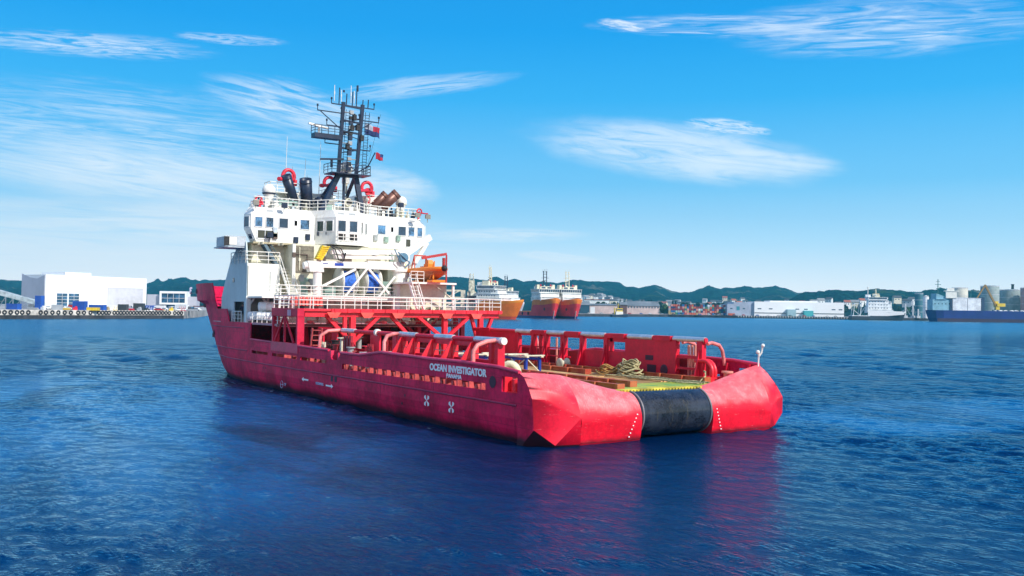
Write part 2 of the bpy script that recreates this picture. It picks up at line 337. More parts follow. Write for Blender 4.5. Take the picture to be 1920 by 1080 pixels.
# ------------------------------------------------------------------ water
def water_mat():
    m = bpy.data.materials.new('sea_water'); m.use_nodes = True; nt = m.node_tree; h = G(nt); b = nt.nodes['Principled BSDF']
    co = h.n('ShaderNodeTexCoord').outputs['Object']
    def mp(sx, sy, rot):
        o = h.n('ShaderNodeMapping'); h.put(o.inputs['Vector'], co); o.inputs['Scale'].default_value = (sx, sy, 1); o.inputs['Rotation'].default_value = (0, 0, R(rot)); return o.outputs[0]
    big = h.noise(mp(.035, .10, 34+62), 1, 5, .6, 1.2)
    rip = h.noise(mp(2.6, 5.2, 34+48), 1.0, 5, .65, .5)
    mid = h.noise(mp(.9, 2.0, 34+62), 1.0, 4, .6, .6)
    far = h.noise(mp(.10, .35, 34+66), 1.0, 5, .65, .5)
    px_, py_ = h.dot(co, (1, 0, 0)), h.dot(co, (0, 1, 0))
    def zone(cx, cy, a, b_, rot, lo=1.0, hi=.3):
        c_, s_ = math.cos(R(rot)), math.sin(R(rot)); dx, dy = h.m('SUBTRACT', px_, cx), h.m('SUBTRACT', py_, cy)
        e = h.m('ADD', h.m('POWER', h.m('DIVIDE', h.m('ADD', h.m('MULTIPLY', dx, c_), h.m('MULTIPLY', dy, s_)), a), 2.0), h.m('POWER', h.m('DIVIDE', h.m('SUBTRACT', h.m('MULTIPLY', dy, c_), h.m('MULTIPLY', dx, s_)), b_), 2.0))
        return h.step(h.m('ADD', e, h.m('MULTIPLY', h.m('SUBTRACT', h.noise(co, .12, 3), .5), .9)), lo, hi)
    foamz = h.m('MAXIMUM', zone(64, 24, 1.3, 26, 12, 1.0, .2), zone(37, 10.3, 34, .6, 0, 1.0, .2))
    foam = h.m('MULTIPLY', foamz, h.step(h.noise(mp(1.2, 3.0, 100), 1.0, 5, .7, .5), .54, .70))
    slick = h.m('MAXIMUM', zone(28, 26, 42, 16, 0, 1.2, .2), zone(0, -26, 9, 24, 0, 1.2, .2))
    calm = h.m('MULTIPLY', slick, h.step(big, .35, .6)); still = zone(-4, 12, 27, 22, 0, 1.2, .3)
    hgt = h.m('MULTIPLY', h.m('ADD', h.m('ADD', h.m('MULTIPLY', rip, .07), h.m('MULTIPLY', mid, .11)), h.m('MULTIPLY', far, .10)), h.m('SUBTRACT', 1.0, h.m('MAXIMUM', h.m('MULTIPLY', calm, .45), h.m('MULTIPLY', still, .3))))
    bn = h.n('ShaderNodeBump'); h.put(bn.inputs['Height'], hgt); bn.inputs['Strength'].default_value = 1.0; bn.inputs['Distance'].default_value = 1.0
    fr = h.n('ShaderNodeFresnel'); fr.inputs['IOR'].default_value = 1.33; h.put(fr.inputs['Normal'], bn.outputs[0])
    fac = h.m('MULTIPLY', h.m('MINIMUM', fr.outputs[0], .95), .88)
    gl = h.n('ShaderNodeBsdfGlossy'); h.put(gl.inputs['Normal'], bn.outputs[0]); h.put(gl.inputs['Roughness'], h.m('ADD', .045, h.m('MULTIPLY', h.step(px_, 60, 260), .20))); gl.inputs['Color'].default_value = (.48, .86, 1, 1)
    df = h.n('ShaderNodeBsdfDiffuse'); h.put(df.inputs['Color'], h.mix(h.m('MULTIPLY', foam, .5), h.mix(calm, (.0001, .013, .062), (.0001, .065, .22)), (.55, .68, .72))); h.put(df.inputs['Normal'], bn.outputs[0])
    mx = h.n('ShaderNodeMixShader'); h.put(mx.inputs[0], fac); nt.links.new(df.outputs[0], mx.inputs[1]); nt.links.new(gl.outputs[0], mx.inputs[2])
    nt.links.new(mx.outputs[0], nt.nodes['Material Output'].inputs['Surface']); nt.nodes.remove(b)
    return m
def make_water():
    def axis(lo, hi, st, flo, fhi):
        core = np.arange(lo, hi, st); out = [hi]; d_ = st
        while out[-1] < fhi: d_ *= 1.016; out.append(out[-1]+d_)
        neg = [lo]; d_ = st
        while neg[-1] > flo: d_ *= 1.016; neg.append(neg[-1]-d_)
        return np.array(neg[:0:-1]+list(core)+out)
    xs, ys = axis(-34, 40, .20, -400, 9000), axis(-32, 34, .20, -9000, 1500)
    X, Y = np.meshgrid(xs.astype(np.float32), ys.astype(np.float32), indexing='ij'); dx = np.gradient(xs)[:, None]; dy = np.gradient(ys)[None, :]; sp = np.maximum(dx, dy)
    q = np.random.default_rng(3); H = np.zeros_like(X)
    # gusty patches
    G_ = np.zeros_like(X)
    for _ in range(14):
        L = q.uniform(9, 45); th = q.uniform(0, 2*PI); G_ += np.sin(2*PI*(X*math.cos(th)*.6+Y*math.sin(th)*1.3)/L+q.uniform(0, 6.3))
    G_ = np.clip(.95+.22*G_/1.6, .35, 1.6)
    slick = np.exp(-((X-28)/38)**4-((Y-27)/14)**4)+np.exp(-((X-1)/8)**4-((Y+27)/21)**4); G_ *= 1-.55*np.clip(slick, 0, 1); G_ *= 1-.5*np.exp(-((X+4)/25)**4-((Y-12)/20)**4)
    wind = R(-34.2+118)
    for i in range(72):
        L = math.exp(q.uniform(math.log(.55), math.log(7))); th = wind+q.normal(0, .6); k = 2*PI/L; sl = (.038 if L < 1.8 else (.021 if L < 4 else .008))*q.uniform(.6, 1.3); A = sl/k
        w_ = np.clip((L/sp-2.6)/2.0, 0, 1); ph = k*(X*math.cos(th)+Y*math.sin(th))+q.uniform(0, 6.3)+.6*np.sin(k*.21*(X*math.sin(th)-Y*math.cos(th))+q.uniform(0, 6))
        H += A*w_*(np.sin(ph)+.18*np.cos(2*ph))
    far_w = np.clip((sp-.35)/.8, 0, 1)
    for i in range(60):
        L = math.exp(q.uniform(math.log(1.8), math.log(11))); th = wind+q.normal(0, .7); k = 2*PI/L; A = .027*q.uniform(.6, 1.3)/k
        w_ = np.clip((L/sp-2.6)/2.0, 0, 1)*far_w; H += A*w_*np.sin(k*(X*math.cos(th)+Y*math.sin(th))+q.uniform(0, 6.3))
    H *= G_
    nx, ny = X.shape; co_ = np.stack([X, Y, H-.02], -1).reshape(-1, 3).astype(np.float32)
    me = bpy.data.meshes.new('water'); me.vertices.add(nx*ny); me.vertices.foreach_set('co', co_.ravel())
    I = (np.arange(nx-1)[:, None]*ny+np.arange(ny-1)[None, :]).ravel(); F_ = np.stack([I, I+ny, I+ny+1, I+1], -1).astype(np.int32); nf = len(F_)
    me.loops.add(nf*4); me.loops.foreach_set('vertex_index', F_.ravel()); me.polygons.add(nf); me.polygons.foreach_set('loop_start', np.arange(0, nf*4, 4, dtype=np.int32)); me.polygons.foreach_set('use_smooth', np.ones(nf, bool)); me.update(calc_edges=True)
    me.materials.append(water_mat()); o = bpy.data.objects.new('water', me); COL.objects.link(o); struct(o); print('water', nx, ny)
make_water()

# ------------------------------------------------------------------ the supply ship
YC, HBM = 0.1, 9.4
def hb(x, z):
    x0 = np.interp(z, [-1, 0, 3, 5.8, 7.2, 7.6, 9.5], [41, 42, 47, 51, 53, 57.2, 58]); xt = np.interp(z, [-1, 0, 3, 5.8, 7.2, 7.6, 9.5], [70.3, 71, 73, 75, 76, 77.5, 78])
    t = min(1, max(0, (x-x0)/(xt-x0))); w = np.interp(z, [-1, 0, .7, 1.3], [.90, .965, .99, 1])
    return float(HBM*w*(1-t**2.5)**.8), float(xt)
SHIP = thing('supply_ship', 'large red offshore supply ship with long open aft deck and white wheelhouse, stern nearest', 'ship', (0, 0, 0))
def hull_grid(b, xs_fn, zs, sgn, n=28):
    g0 = len(b.v); vs = []
    for z in zs:
        xt = hb(0, z)[1]; x0 = xs_fn(z)
        for i in range(n+1):
            s_ = i/n; s_ = 1-(1-s_)**1.6; x = x0+(xt-x0)*s_; vs.append((x, YC+sgn*hb(x, z)[0] if i < n else YC, z))
    m = n+1
    b.add(vs, [(k*m+i, k*m+i+1, (k+1)*m+i+1, (k+1)*m+i) for k in range(len(zs)-1) for i in range(n)], True)
def topz(x): return float(np.interp(x, [1.9, 4.2, 8, 11.9, 18.4, 21.85, 25.1, 25.7, 26.7, 27.3, 31.7, 45.2], [3.75, 3.92, 3.99, 3.97, 4.06, 3.71, 3.71, 3.19, 3.19, 3.80, 3.86, 4.02]))
def make_hull():
    b = MB()
    for sg in (1, -1):
        y = YC+sg*HBM
        # low side, one strip
        vs = []; xs = list(np.linspace(2.1, 45.2, 23))
        for z in (-1, 0, .7, 1.3, 2.6): vs += [(x, YC+sg*hb(x, z)[0], z) for x in xs]
        n = len(xs); b.add(vs, [(k*n+i, k*n+i+1, (k+1)*n+i+1, (k+1)*n+i) for k in range(4) for i in range(n-1)])
        # bulwark with its slots and the mooring opening
        xb = sorted(set([2.1, 2.15, 3.65, 4.2, 5.3, 8, 11.9, 18.4, 21.85, 24.8, 25.1, 25.7, 26.7, 27.3, 27.7, 31.7, 33.0, 33.8, 39.5, 40.6, 44.8, 45.2]))
        for a, c in zip(xb, xb[1:]):
            mid = (a+c)/2; ta, tc = topz(a+1e-4), topz(c-1e-4)
            if 2.15 < mid < 3.65: segs = [(2.6, 2.66, 2.66), (3.5, ta, tc)]
            elif 5.3 < mid < 24.8: segs = [(2.98, ta, tc)]
            elif 27.7 < mid < 33.0 or 33.8 < mid < 39.5 or 40.6 < mid < 44.8: segs = [(2.6, 2.82, 2.82), (3.08, ta, tc)]
            else: segs = [(2.6, ta, tc)]
            for z0, za, zc in segs: b.add([(a, y, z0), (c, y, z0), (c, y, zc), (a, y, za)], [(0, 1, 2, 3)])
        hull_grid(b, lambda z: 45.2, [-1, 0, .7, 1.3, 2.6, 3.2, 4, 5, 5.55], sg)
        hull_grid(b, lambda z: np.interp(z, [5.55, 6.78], [51.6, 52.4]), [5.55, 6, 6.78], sg)
        hull_grid(b, lambda z: np.interp(z, [6.78, 9.4], [55.8, 57.4]), [6.78, 7.2, 7.6, 8.4, 9.4], sg)
    # stem join handled by the shared tip line; stern side is the transom part
    o = b.build('hull', HULL, SHIP, fixn=False)
    bm = bmesh.new(); bm.from_mesh(o.data); bmesh.ops.remove_doubles(bm, verts=bm.verts, dist=.002); bmesh.ops.recalc_face_normals(bm, faces=bm.faces)
    for f in bm.faces:                                # outward, whatever the sheet
        c = f.calc_center_median(); want = Vector((.3 if c.x > 60 else 0, c.y-YC, 0))
        if f.normal.dot(want) < 0: f.normal_flip()
    bm.to_mesh(o.data); bm.free()
    sm = o.modifiers.new('plate', 'SOLIDIFY'); sm.thickness = .10; sm.offset = -1
    es = o.modifiers.new('sharp', 'EDGE_SPLIT'); es.split_angle = R(28)
    return o
hull = make_hull()
def ledge(b, z, x0, h=.10, out=.07, sgs=(1, -1)):
    for sg in sgs:
        xt = hb(0, z)[1]; pts = []
        for i in range(41):
            s_ = 1-(1-i/40)**1.6; x = x0+(xt-x0)*s_; pts.append((x, YC+sg*(hb(x, z)[0]+.02), z))
        b.path(pts, h/2+.02, 4)
rb = MB(); ledge(rb, 2.03, 2.2, .08); ledge(rb, 5.05, 47, .06); ledge(rb, 3.0, 46, .06); rb.each('rubbing_strake', mat('strake_paint', (.42, .03, .09), .45), hull)
# cap rail along the bulwark
cap = MB()
for sg in (1, -1):
    y = YC+sg*(HBM-.03)
    xs = [2.0, 4.2, 8, 11.9, 18.4, 21.85, 25.1]; cap.path([(x, y, topz(x)+.05) for x in xs], .12, 8)
    cap.path([(x, y, topz(x)+.05) for x in (27.3, 31.7, 33.4)], .12, 8); cap.path([(x, y, topz(x)+.05) for x in (39.6, 45.2)], .1, 8)
    cap.box(25.55, 25.7, y-.6, y+.02, 3.1, 3.75); cap.box(26.9, 27.2, y-.9, y+.02, 3.15, 3.85); cap.box(25.7, 26.9, y-.9, y-.75, 3.1, 3.8)
    cap.box(33.5, 39.7, y-.06, y+.09, 3.3, 4.1)
cap.each('cap_rail', mat('cap_paint', (.66, .03, .09), .4), SHIP)
# brackets behind the freeing slots
br = MB()
for sg in (1, -1):
    for i in range(15):
        x = 5.9+i*1.32; y0 = YC+sg*(HBM-.12); y1 = YC+sg*(HBM-.48)
        br.add([(x, y0, 2.56), (x, y1, 2.56), (x, y0-(y0-y1)*.2, 3.9), (x, y0, 3.9), (x+.12, y0, 2.56), (x+.12, y1, 2.56), (x+.12, y0-(y0-y1)*.2, 3.9), (x+.12, y0, 3.9)],
               [(0, 1, 2, 3), (7, 6, 5, 4), (0, 4, 5, 1), (1, 5, 6, 2), (2, 6, 7, 3), (3, 7, 4, 0)])
        br.box(x+.55, x+.70, min(y0, y0-sg*.35), max(y0, y0-sg*.35), 2.56, 2.85)
    for i in range(10):
        x = 28.1+i*1.75; y0 = YC+sg*(HBM-.12); br.box(x, x+.12, min(y0, y0-sg*.6), max(y0, y0-sg*.6), 2.6, 3.8)
br.each('bulwark_bracket', mat('bracket_pink', (.46, .07, .07), .5, .25, 1), SHIP)
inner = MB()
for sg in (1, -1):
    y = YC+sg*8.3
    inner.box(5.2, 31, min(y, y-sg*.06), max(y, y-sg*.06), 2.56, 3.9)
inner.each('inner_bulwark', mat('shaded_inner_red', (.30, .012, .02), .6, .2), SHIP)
# transom: two rounded horns with a cut corner each, roller between
def transom(sg, name, label):
    """rounded horn: smooth bend from the roller to the cut corner, then flat plates"""
    if sg > 0: yy = [2.55, 3.6, 4.7, 5.8, 6.85]; y8, y9 = 8.7, 9.5; C = (0, 6.85, 1.45); Dp = (.2, 8.4, .08)
    else: yy = [-3.05, -4.2, -5.5, -6.9, -8.1]; y8, y9 = -8.9, -9.3; C = (0, -8.1, 1.25); Dp = (.2, -8.7, .15)
    top = [(1.55, 2.62), (1.62, 2.78), (1.75, 3.05), (1.88, 3.35), (1.98, 3.6)]
    sh = [(.85, 2.50), (.92, 2.64), (1.05, 2.86), (1.18, 3.08), (1.25, 3.22)]
    s2 = [(.32, 2.08), (.34, 2.14), (.38, 2.25), (.44, 2.38), (.46, 2.45)]
    md = [(.05, 1.5), (.03, 1.5), (.0, 1.48), (.0, 1.46), (C[0], C[2])]
    lw = [(.0, .9), (.0, .88), (.0, .85), (.0, .85), (.0, .85)]
    bt = [(.14, .04), (.11, .05), (.09, .06), (.07, .06), (.05, .06)]
    ctrl = [top, sh, s2, md, lw, bt]
    cols = []
    for j in range(5):
        P = [Vector((c[j][0], yy[j], c[j][1])) for c in ctrl]; col = []
        for i in range(5):
            p0, p1, p2, p3 = P[max(0, i-1)], P[i], P[i+1], P[min(5, i+2)]
            for q in range(5):
                t = q/5; col.append(.5*((2*p1)+(p2-p0)*t+(2*p0-5*p1+4*p2-p3)*t*t+(3*p1-p0-3*p2+p3)*t**3))
        col.append(P[5]); cols.append(col)
    fine = []                                     # and between stations
    for j in range(4):
        for q in range(4):
            t = q/4; fine.append([.5*((2*b_)+(c_-a_)*t+(2*a_-5*b_+4*c_-d_)*t*t+(3*b_-a_-3*c_+d_)*t**3) for a_, b_, c_, d_ in zip(cols[max(0, j-1)], cols[j], cols[j+1], cols[min(4, j+2)])])
    fine.append(cols[4]); m = len(fine); n = len(cols[0])
    b = MB(); b.add([fine[i][k] for k in range(n) for i in range(m)], [(k*m+i, k*m+i+1, (k+1)*m+i+1, (k+1)*m+i) for k in range(n-1) for i in range(m-1)], True)
    E_ = (.60, y9, .9); A_ = (.79, y9, 2.5); B_ = (.58, y8, 2.44)
    if sg < 0: E_ = (.12, y9, .9); A_ = (.10, y9, 1.9); B_ = (.12, y8, 1.85)
    c0 = [(top[4][0], yy[4], top[4][1]), (sh[4][0], yy[4], sh[4][1]), (s2[4][0], yy[4], s2[4][1]), C]
    # follow the curved edge of the smooth part
    edge = [tuple(fine[-1][k]) for k in range(16)]
    c1 = [(2.0, y8, 3.76), (1.30, y8, 3.42), (.74, y8, 2.92), B_]; c2 = [(2.05, y9, 3.8), (1.55, y9, 3.58), (1.12, y9, 3.05), A_]
    if sg < 0: c1 = [(2.0, y8, 3.76), (1.25, y8, 3.30), (.58, y8, 2.5), B_]; c2 = [(2.05, y9, 3.8), (1.40, y9, 3.40), (.62, y9, 2.62), A_]
    def dense(c):
        out = []
        for i in range(3):
            for q in range(5): out.append(tuple(Vector(c[i]).lerp(Vector(c[i+1]), q/5)))
        return out+[c[3]]
    k = MB(); d1, d2 = dense(c1), dense(c2)
    f4 = [Vector(fine[-3][i]) for i in range(16)]; colz = [edge]
    def cm(p0, p1, p2, p3, t): p0, p1, p2, p3 = map(Vector, (p0, p1, p2, p3)); return tuple(.5*((2*p1)+(p2-p0)*t+(2*p0-5*p1+4*p2-p3)*t*t+(3*p1-p0-3*p2+p3)*t**3))
    for t in (.15, .3, .45, .6, .8): colz.append([cm(Vector(edge[i])*2-Vector(d1[i])*.5-Vector(edge[i])*.5, edge[i], d1[i], d2[i], t) if i < 15 else tuple(Vector(edge[i]).lerp(Vector(d1[i]), t)) for i in range(16)])
    colz += [d1, d2]
    for i in range(1, 6):                          # round the outer bulge a little
        w_ = math.sin(PI*[0, .15, .3, .45, .6, .8][i]); colz[i] = [(p[0]-.10*w_*math.sin(PI*j/15), p[1], p[2]+.05*w_*math.sin(PI*j/15)) for j, p in enumerate(colz[i])]
    k.add([p for c_ in colz for p in c_], [(q*16+i, q*16+i+1, (q+1)*16+i+1, (q+1)*16+i) for q in range(7) for i in range(15)], True)
    k.add([A_, B_, C, Dp, E_], [(0, 1, 2), (0, 2, 4), (2, 3, 4)])
    k.add([C, (.0, yy[4], .85), (.05, yy[4], .06), Dp], [(0, 1, 2, 3)])
    k2 = MB(); k2.add([c2[0], c2[1], c2[2], A_, E_, (1.3, y9, .3), (2.2, y9, -.6), (2.1, y9, 3.78), (2.1, y9, 3.5), (2.1, y9, 3), (2.1, y9, 2.5), (2.1, y9, .9), (2.1, y9, .3)], [(0, 1, 8, 7), (1, 2, 9, 8), (2, 3, 10, 9), (3, 4, 11, 10), (4, 5, 12, 11), (5, 6, 12)])
    k.add([Dp, E_, (1.3, y9, .3), (2.2, y9, -.6), (1.2, Dp[1], -.6), (.05, yy[4], .06), (.6, yy[4], -.6)], [(0, 1, 2, 3, 4), (0, 4, 6, 5)])
    k.add([(.14, yy[0], .04), (.05, yy[4], .06), (.6, yy[4], -.6), (.7, yy[0], -.6)], [(0, 1, 2, 3)])
    nb, nk = len(b.f), len(k.f)
    al = MB(); al.add(b.v, b.f, True); al.add(k.v, k.f, True); al.add(k2.v, k2.f, True)
    o1 = al.build(name, PINKRED, SHIP, label, fixn=False); me = o1.data; me.materials.append(CORNER); me.materials.append(HULL); me.materials.append(mat('counter_shade', (.05, .004, .012), .6))  # underside faces get their shade as a near-black red
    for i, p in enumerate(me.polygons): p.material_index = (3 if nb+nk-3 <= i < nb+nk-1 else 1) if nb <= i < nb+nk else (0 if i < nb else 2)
    facet = set(range(nb+105, nb+108))                # the three triangles of the cut plate
    bm = bmesh.new(); bm.from_mesh(me); lay = bm.faces.layers.int.new('kind'); bm.faces.ensure_lookup_table()
    for i, f in enumerate(bm.faces): f[lay] = 1 if i in facet else (2 if i >= nb+nk else 0)
    bmesh.ops.remove_doubles(bm, verts=bm.verts, dist=.004); bmesh.ops.recalc_face_normals(bm, faces=bm.faces)
    for e in bm.edges:
        ks = sorted(f[lay] for f in e.link_faces)
        if len(ks) == 2: e.smooth = not (ks == [0, 1] or ks == [0, 2] or (ks == [0, 0] and e.calc_face_angle(0) > R(60)))
    bm.to_mesh(me); bm.free(); es = o1.modifiers.new('sharp', 'EDGE_SPLIT'); es.use_edge_angle = False
    i_ = MB()                                     # inner face of the horn and the cheek beside the roller
    tt = top+[(2.0, 3.76), (2.05, 3.8)]; ty = yy+[y8, y9]
    i_.add([(p[0], y, p[1]) for p, y in zip(tt, ty)]+[(p[0]+.03, y, 2.4) for p, y in zip(tt, ty)], [(i, i+1, 8+i, 7+i) for i in range(6)])
    ck = [tuple(p) for p in fine[0]]+[(.7, yy[0], -.6), (2.4, yy[0], -.6), (2.4, yy[0], 2.6)]; i_.add(ck, [tuple(range(len(ck)))])
    i_.build('horn_lining', RED, o1); return o1
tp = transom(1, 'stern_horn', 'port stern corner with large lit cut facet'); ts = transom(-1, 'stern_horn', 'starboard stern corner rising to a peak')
sh_ = MB()                                            # counter under the stern, its shade put into a near-black red
sh_.box(1.9, 6, -8.6, 8.8, -1, 2.3); sh_.build('stern_counter', mat('counter_shade', (.05, .004, .012), .6), SHIP)
rl = MB(); rl.lathe((1.28, 0, 1.32), [(1.0, -3.04), (1.27, -3.02), (1.30, -2.7), (1.30, 2.3), (1.27, 2.52), (1.0, 2.54)], 48, 'y')
roller = rl.build('stern_roller', ROLLER, SHIP)
rr = MB()
for y in (-2.9, 2.42): rr.lathe((1.28, 0, 1.32), [(1.31, y-.05), (1.335, y-.04), (1.335, y+.04), (1.31, y+.05)], 48, 'y')
rr.each('roller_rim', mat('rim_grey', (.18, .16, .17), .4), roller)
dm = MB()                                             # draught marks either side of the roller
for sg, y0 in ((1, 2.9), (-1, -3.35)):
    for i in range(7):
        y = y0+sg*i*.10*(1 if sg > 0 else .6); z = 1.45-i*.2; dm.box(-.02, .03, y-.035, y+.035, z-.028, z+.028)
dm.each('draught_mark', LETTER, SHIP)
# decks
dk = MB(); dk.box(1.5, 40, -7.4, 7.4, 2.40, 2.55); dk.build('main_deck', WOOD, SHIP)
dk = MB(); dk.box(2.0, 45, 7.4, 9.35, 2.38, 2.54); dk.box(2.0, 45, -9.2, -7.4, 2.38, 2.54); dk.box(40, 52, -7.4, 7.4, 2.4, 2.5); dk.each('side_deck', DECKR, SHIP)
gp = MB(); gp.box(1.3, 3.4, -6.6, 5.6, 2.552, 2.60); gp.box(3.4, 5.6, -7.2, 4.2, 2.552, 2.575); gp.build('stern_plate', GREEN, SHIP)
yl = MB(); yl.box(1.18, 1.75, -3.3, 3.4, 2.59, 2.70); 
for i in range(26): yl.box(1.1, 1.2, -3.2+i*.25, -3.08+i*.25, 2.6, 2.68)
yl.build('roller_guard', mat('yellow_deck_edge', (.55, .45, .04), .6, .3, 1), SHIP)
bmz = MB()
for y, x0, x1 in ((.1, 3.6, 21), (2.3, 2.2, 20), (4.9, 2.4, 14), (-4.4, 13.5, 19), (-6.6, 4, 30)):
    bmz.box(x0, x1, y-.06, y+.06, 2.55, 2.90); bmz.box(x0, x1, y-.14, y+.14, 2.88, 2.93)
    n = int((x1-x0)/2.1)
    for i in range(n+1): bmz.box(x0+i*2.1-.12, x0+i*2.1+.12, y-.28, y+.28, 2.55, 2.945)
bmz.each('deck_beam', mat('deck_beam_paint', (.40, .03, .02), .5, .2, 1, col2=(.50, .16, .06)), SHIP)
planks = MB()
for i, (y, x0, x1) in enumerate(((4.3, 4, 20), (1.0, 8, 20), (-.4, 9, 19), (-3.4, 11, 21), (-5.0, 6, 14))): planks.box(x0, x1, y-.5, y+.5, 2.552, 2.60+.005*i)
planks.each('plank_strip', mat('pale_planks', (.50, .30, .12), .7, .25, .8), SHIP)

# names and marks
nm = MB()
m1 = text('OCEAN INVESTIGATOR', .56, side_mtx(8.45, YC+HBM+.012, 3.36), LETTER, hull, 'ship_name'); m2 = text('PANAMA', .33, side_mtx(8.75, YC+HBM+.012, 3.03), LETTER, hull, 'home_port')
for o, wd in ((m1, 6.5), (m2, 1.75)):
    xs = [v.co.x for v in o.data.vertices]; c = (min(xs)+max(xs))/2; k = wd/(max(xs)-min(xs))
    for v in o.data.vertices: v.co.x = c+(v.co.x-c)*k
    o.data.update()
m3 = text('MOONPOOL', .26, side_mtx(28.9, YC+HBM+.012, 1.12), mat('faded_lettering', (.45, .50, .70), .5), hull, 'side_marking')
mk = MB(); yo = YC+HBM
def arrow(x, z, d):
    mk.box(x-.5, x+.5, yo, yo+.02, z-.06, z+.06); mk.prism([(x+d*.5, z+.16), (x+d*.85, z), (x+d*.5, z-.16)], yo, yo+.02, 'y')
arrow(31.7, 1.32, 1); arrow(27.2, 1.18, -1)
def thr(x, z):                                        # side thruster warning symbol: a crossed propeller
    for sx in (1, -1):
        for sz in (1, -1):
            mk.prism([(x, z), (x+sx*.30, z+sz*.14), (x+sx*.30, z+sz*.27), (x+sx*.13, z+sz*.34), (x+sx*.10, z+sz*.15)], yo, yo+.02, 'y')
thr(12.0, 1.42); thr(9.0, 1.30)
mk.each('hull_symbol', LETTER, hull)
pm = MB(); pm.path([(37.0+.3*math.cos(a), yo+.01, .55+.3*math.sin(a)) for a in np.linspace(0, 2*PI, 20, endpoint=False)], .025, 4, True); pm.box(36.6, 37.4, yo, yo+.02, .53, .57); pm.build('load_line_mark', mat('faded_lettering', (.45, .50, .70)), hull)
m4 = text('TP', .3, side_mtx(36.2, yo+.012, .5), MATS['faded_lettering'], hull, 'side_marking')
bn = text('3', 1.0, Matrix(((-.55, 0, .83, 66.8), (.83, 0, .55, 9.07), (0, 1, 0, 8.35), (0, 0, 0, 1))), MATS['faded_lettering'], hull, 'bow_number')
hp = MB()                                             # recesses and small holes in the side
for x, z in ((26.6, 1.75), (25.9, 1.75)): hp.box(x-.2, x+.2, yo-.02, yo+.015, z-.2, z+.2)
hp.lathe((4.55, yo, 3.12), [(.30, -.02), (.34, .02)], 20, 'y')
for x, z in ((15.3, .95), (14.9, 1.5), (41.5, 1.7), (41.0, 1.7)): hp.box(x-.08, x+.08, yo-.02, yo+.012, z-.08, z+.08)
hp.each('hull_recess', mat('recess_dark', (.06, .01, .03), .6), hull)
for k, (x, z) in enumerate(((64.8, 8.6), (62.4, 7.1), (63.9, 7.15), (58.6, 4.3), (60.2, 4.0))):
    q = MB(); y = YC+hb(x, z)[0]; q.lathe((x, y-.02, z), [(.22, -.05), (.26, .12)], 12, 'y'); q.build('fairlead', MATS['recess_dark'], hull)
fl = MB()                                             # what stands inside the stern mooring opening
fl.tube((2.5, 8.9, 2.5), (2.5, 8.9, 3.4), .22, 12); fl.tube((3.2, 8.9, 2.5), (3.2, 8.9, 3.35), .22, 12); fl.box(2.1, 3.7, 8.6, 9.35, 2.5, 2.68); fl.box(3.5, 3.7, 8.9, 9.4, 2.6, 3.5)
fl.box(2.1, 3.7, 7.7, 7.8, 2.5, 3.7); fl.each('mooring_bitts', BRIGHT, SHIP)

# cargo rails (crash barriers)
def barrier(y, sg, label, silver, xe, x1):
    root = MB(); root.tube((xe, y, 5.28), (x1, y, 5.28), .155, 12); root = root.build('cargo_rail', RED, SHIP, label)
    sv = MB()
    for a, b_ in silver: sv.tube((a, y, 5.30), (b_, y, 5.30), .185, 12)
    sv.each('steel_sleeve', SILVER, root); return root
PR = barrier(7.5, 1, 'port cargo rail of red pipe with bare steel sleeves', [(29.3, 26.9), (19.6, 17.1), (14.5, 12.2), (9.6, 6.7)], 6.7, 34)
SR = barrier(-7.5, -1, 'starboard cargo rail over tall red panels', [(27, 24.8), (22.5, 20.2), (18, 15.2), (12.6, 10.0), (7.9, 5.0)], 4.9, 34)
q = MB(); q.tube((6.45, 7.5, 5.28), (6.78, 7.5, 5.28), .22, 12); q.tube((23.0, 7.5, 5.3), (23.3, 7.5, 5.3), .26, 12); q.each('rail_end', WHITE, PR)
w = MB(); w.box(8.2, 34, 7.44, 7.56, 2.55, 4.0)
for x0, x1 in ((33, 34), (30.3, 31.3), (22.7, 24.2), (20.0, 20.6)): w.box(x0, x1, 7.43, 7.57, 4.0, 5.2)
w.box(8.4, 19.8, 7.40, 7.60, 4.86, 5.14); w.box(6.9, 20, 7.38, 7.62, 3.98, 4.12)
w.build('rail_wall', RED, PR)
for k, x in enumerate((17.2, 14.6, 12.1, 9.7, 18.9)):
    p = MB(); p.box(x-.14, x+.14, 7.3, 7.72, 2.55, 5.15); p.hexa([(x-.05, 7.7, 3.9), (x+.05, 7.7, 3.9), (x+.05, 8.6, 3.9), (x-.05, 8.6, 3.9), (x-.05, 7.7, 5.1), (x+.05, 7.7, 5.1), (x+.05, 7.8, 5.1), (x-.05, 7.8, 5.1)])
    p.build('rail_post', BRIGHT, PR)
p = MB(); p.box(6.75, 7.05, 7.25, 7.75, 2.55, 5.15); p.box(7.5, 7.8, 7.3, 7.7, 2.55, 5.15); p.build('rail_post', RED, PR)
p = MB(); p.path([(18.2, 9.4, 4.05), (18.3, 9.35, 4.8), (18.6, 9.0, 5.2), (19.2, 8.2, 5.32), (19.7, 7.6, 5.33)], .13, 10); p.path([(6.9, 9.35, 3.95), (6.95, 9.3, 4.7), (7.0, 9.0, 5.05), (7.1, 8.3, 5.25), (7.2, 7.6, 5.3)], .13, 10)
p.path([(29.6, 9.3, 3.9), (29.6, 9.2, 4.9), (29.6, 8.6, 5.25), (29.6, 7.6, 5.3)], .14, 10)
p.each('rail_hoop', mat('hoop_pink', (.72, .20, .19), .45, .2, 1), PR)
p = MB()
for z in (4.45,): p.tube((9, 7.62, z), (20, 7.62, z), .03, 6)
p.build('hand_line', mat('pale_rail', (.6, .3, .3), .5), PR)
w = MB()
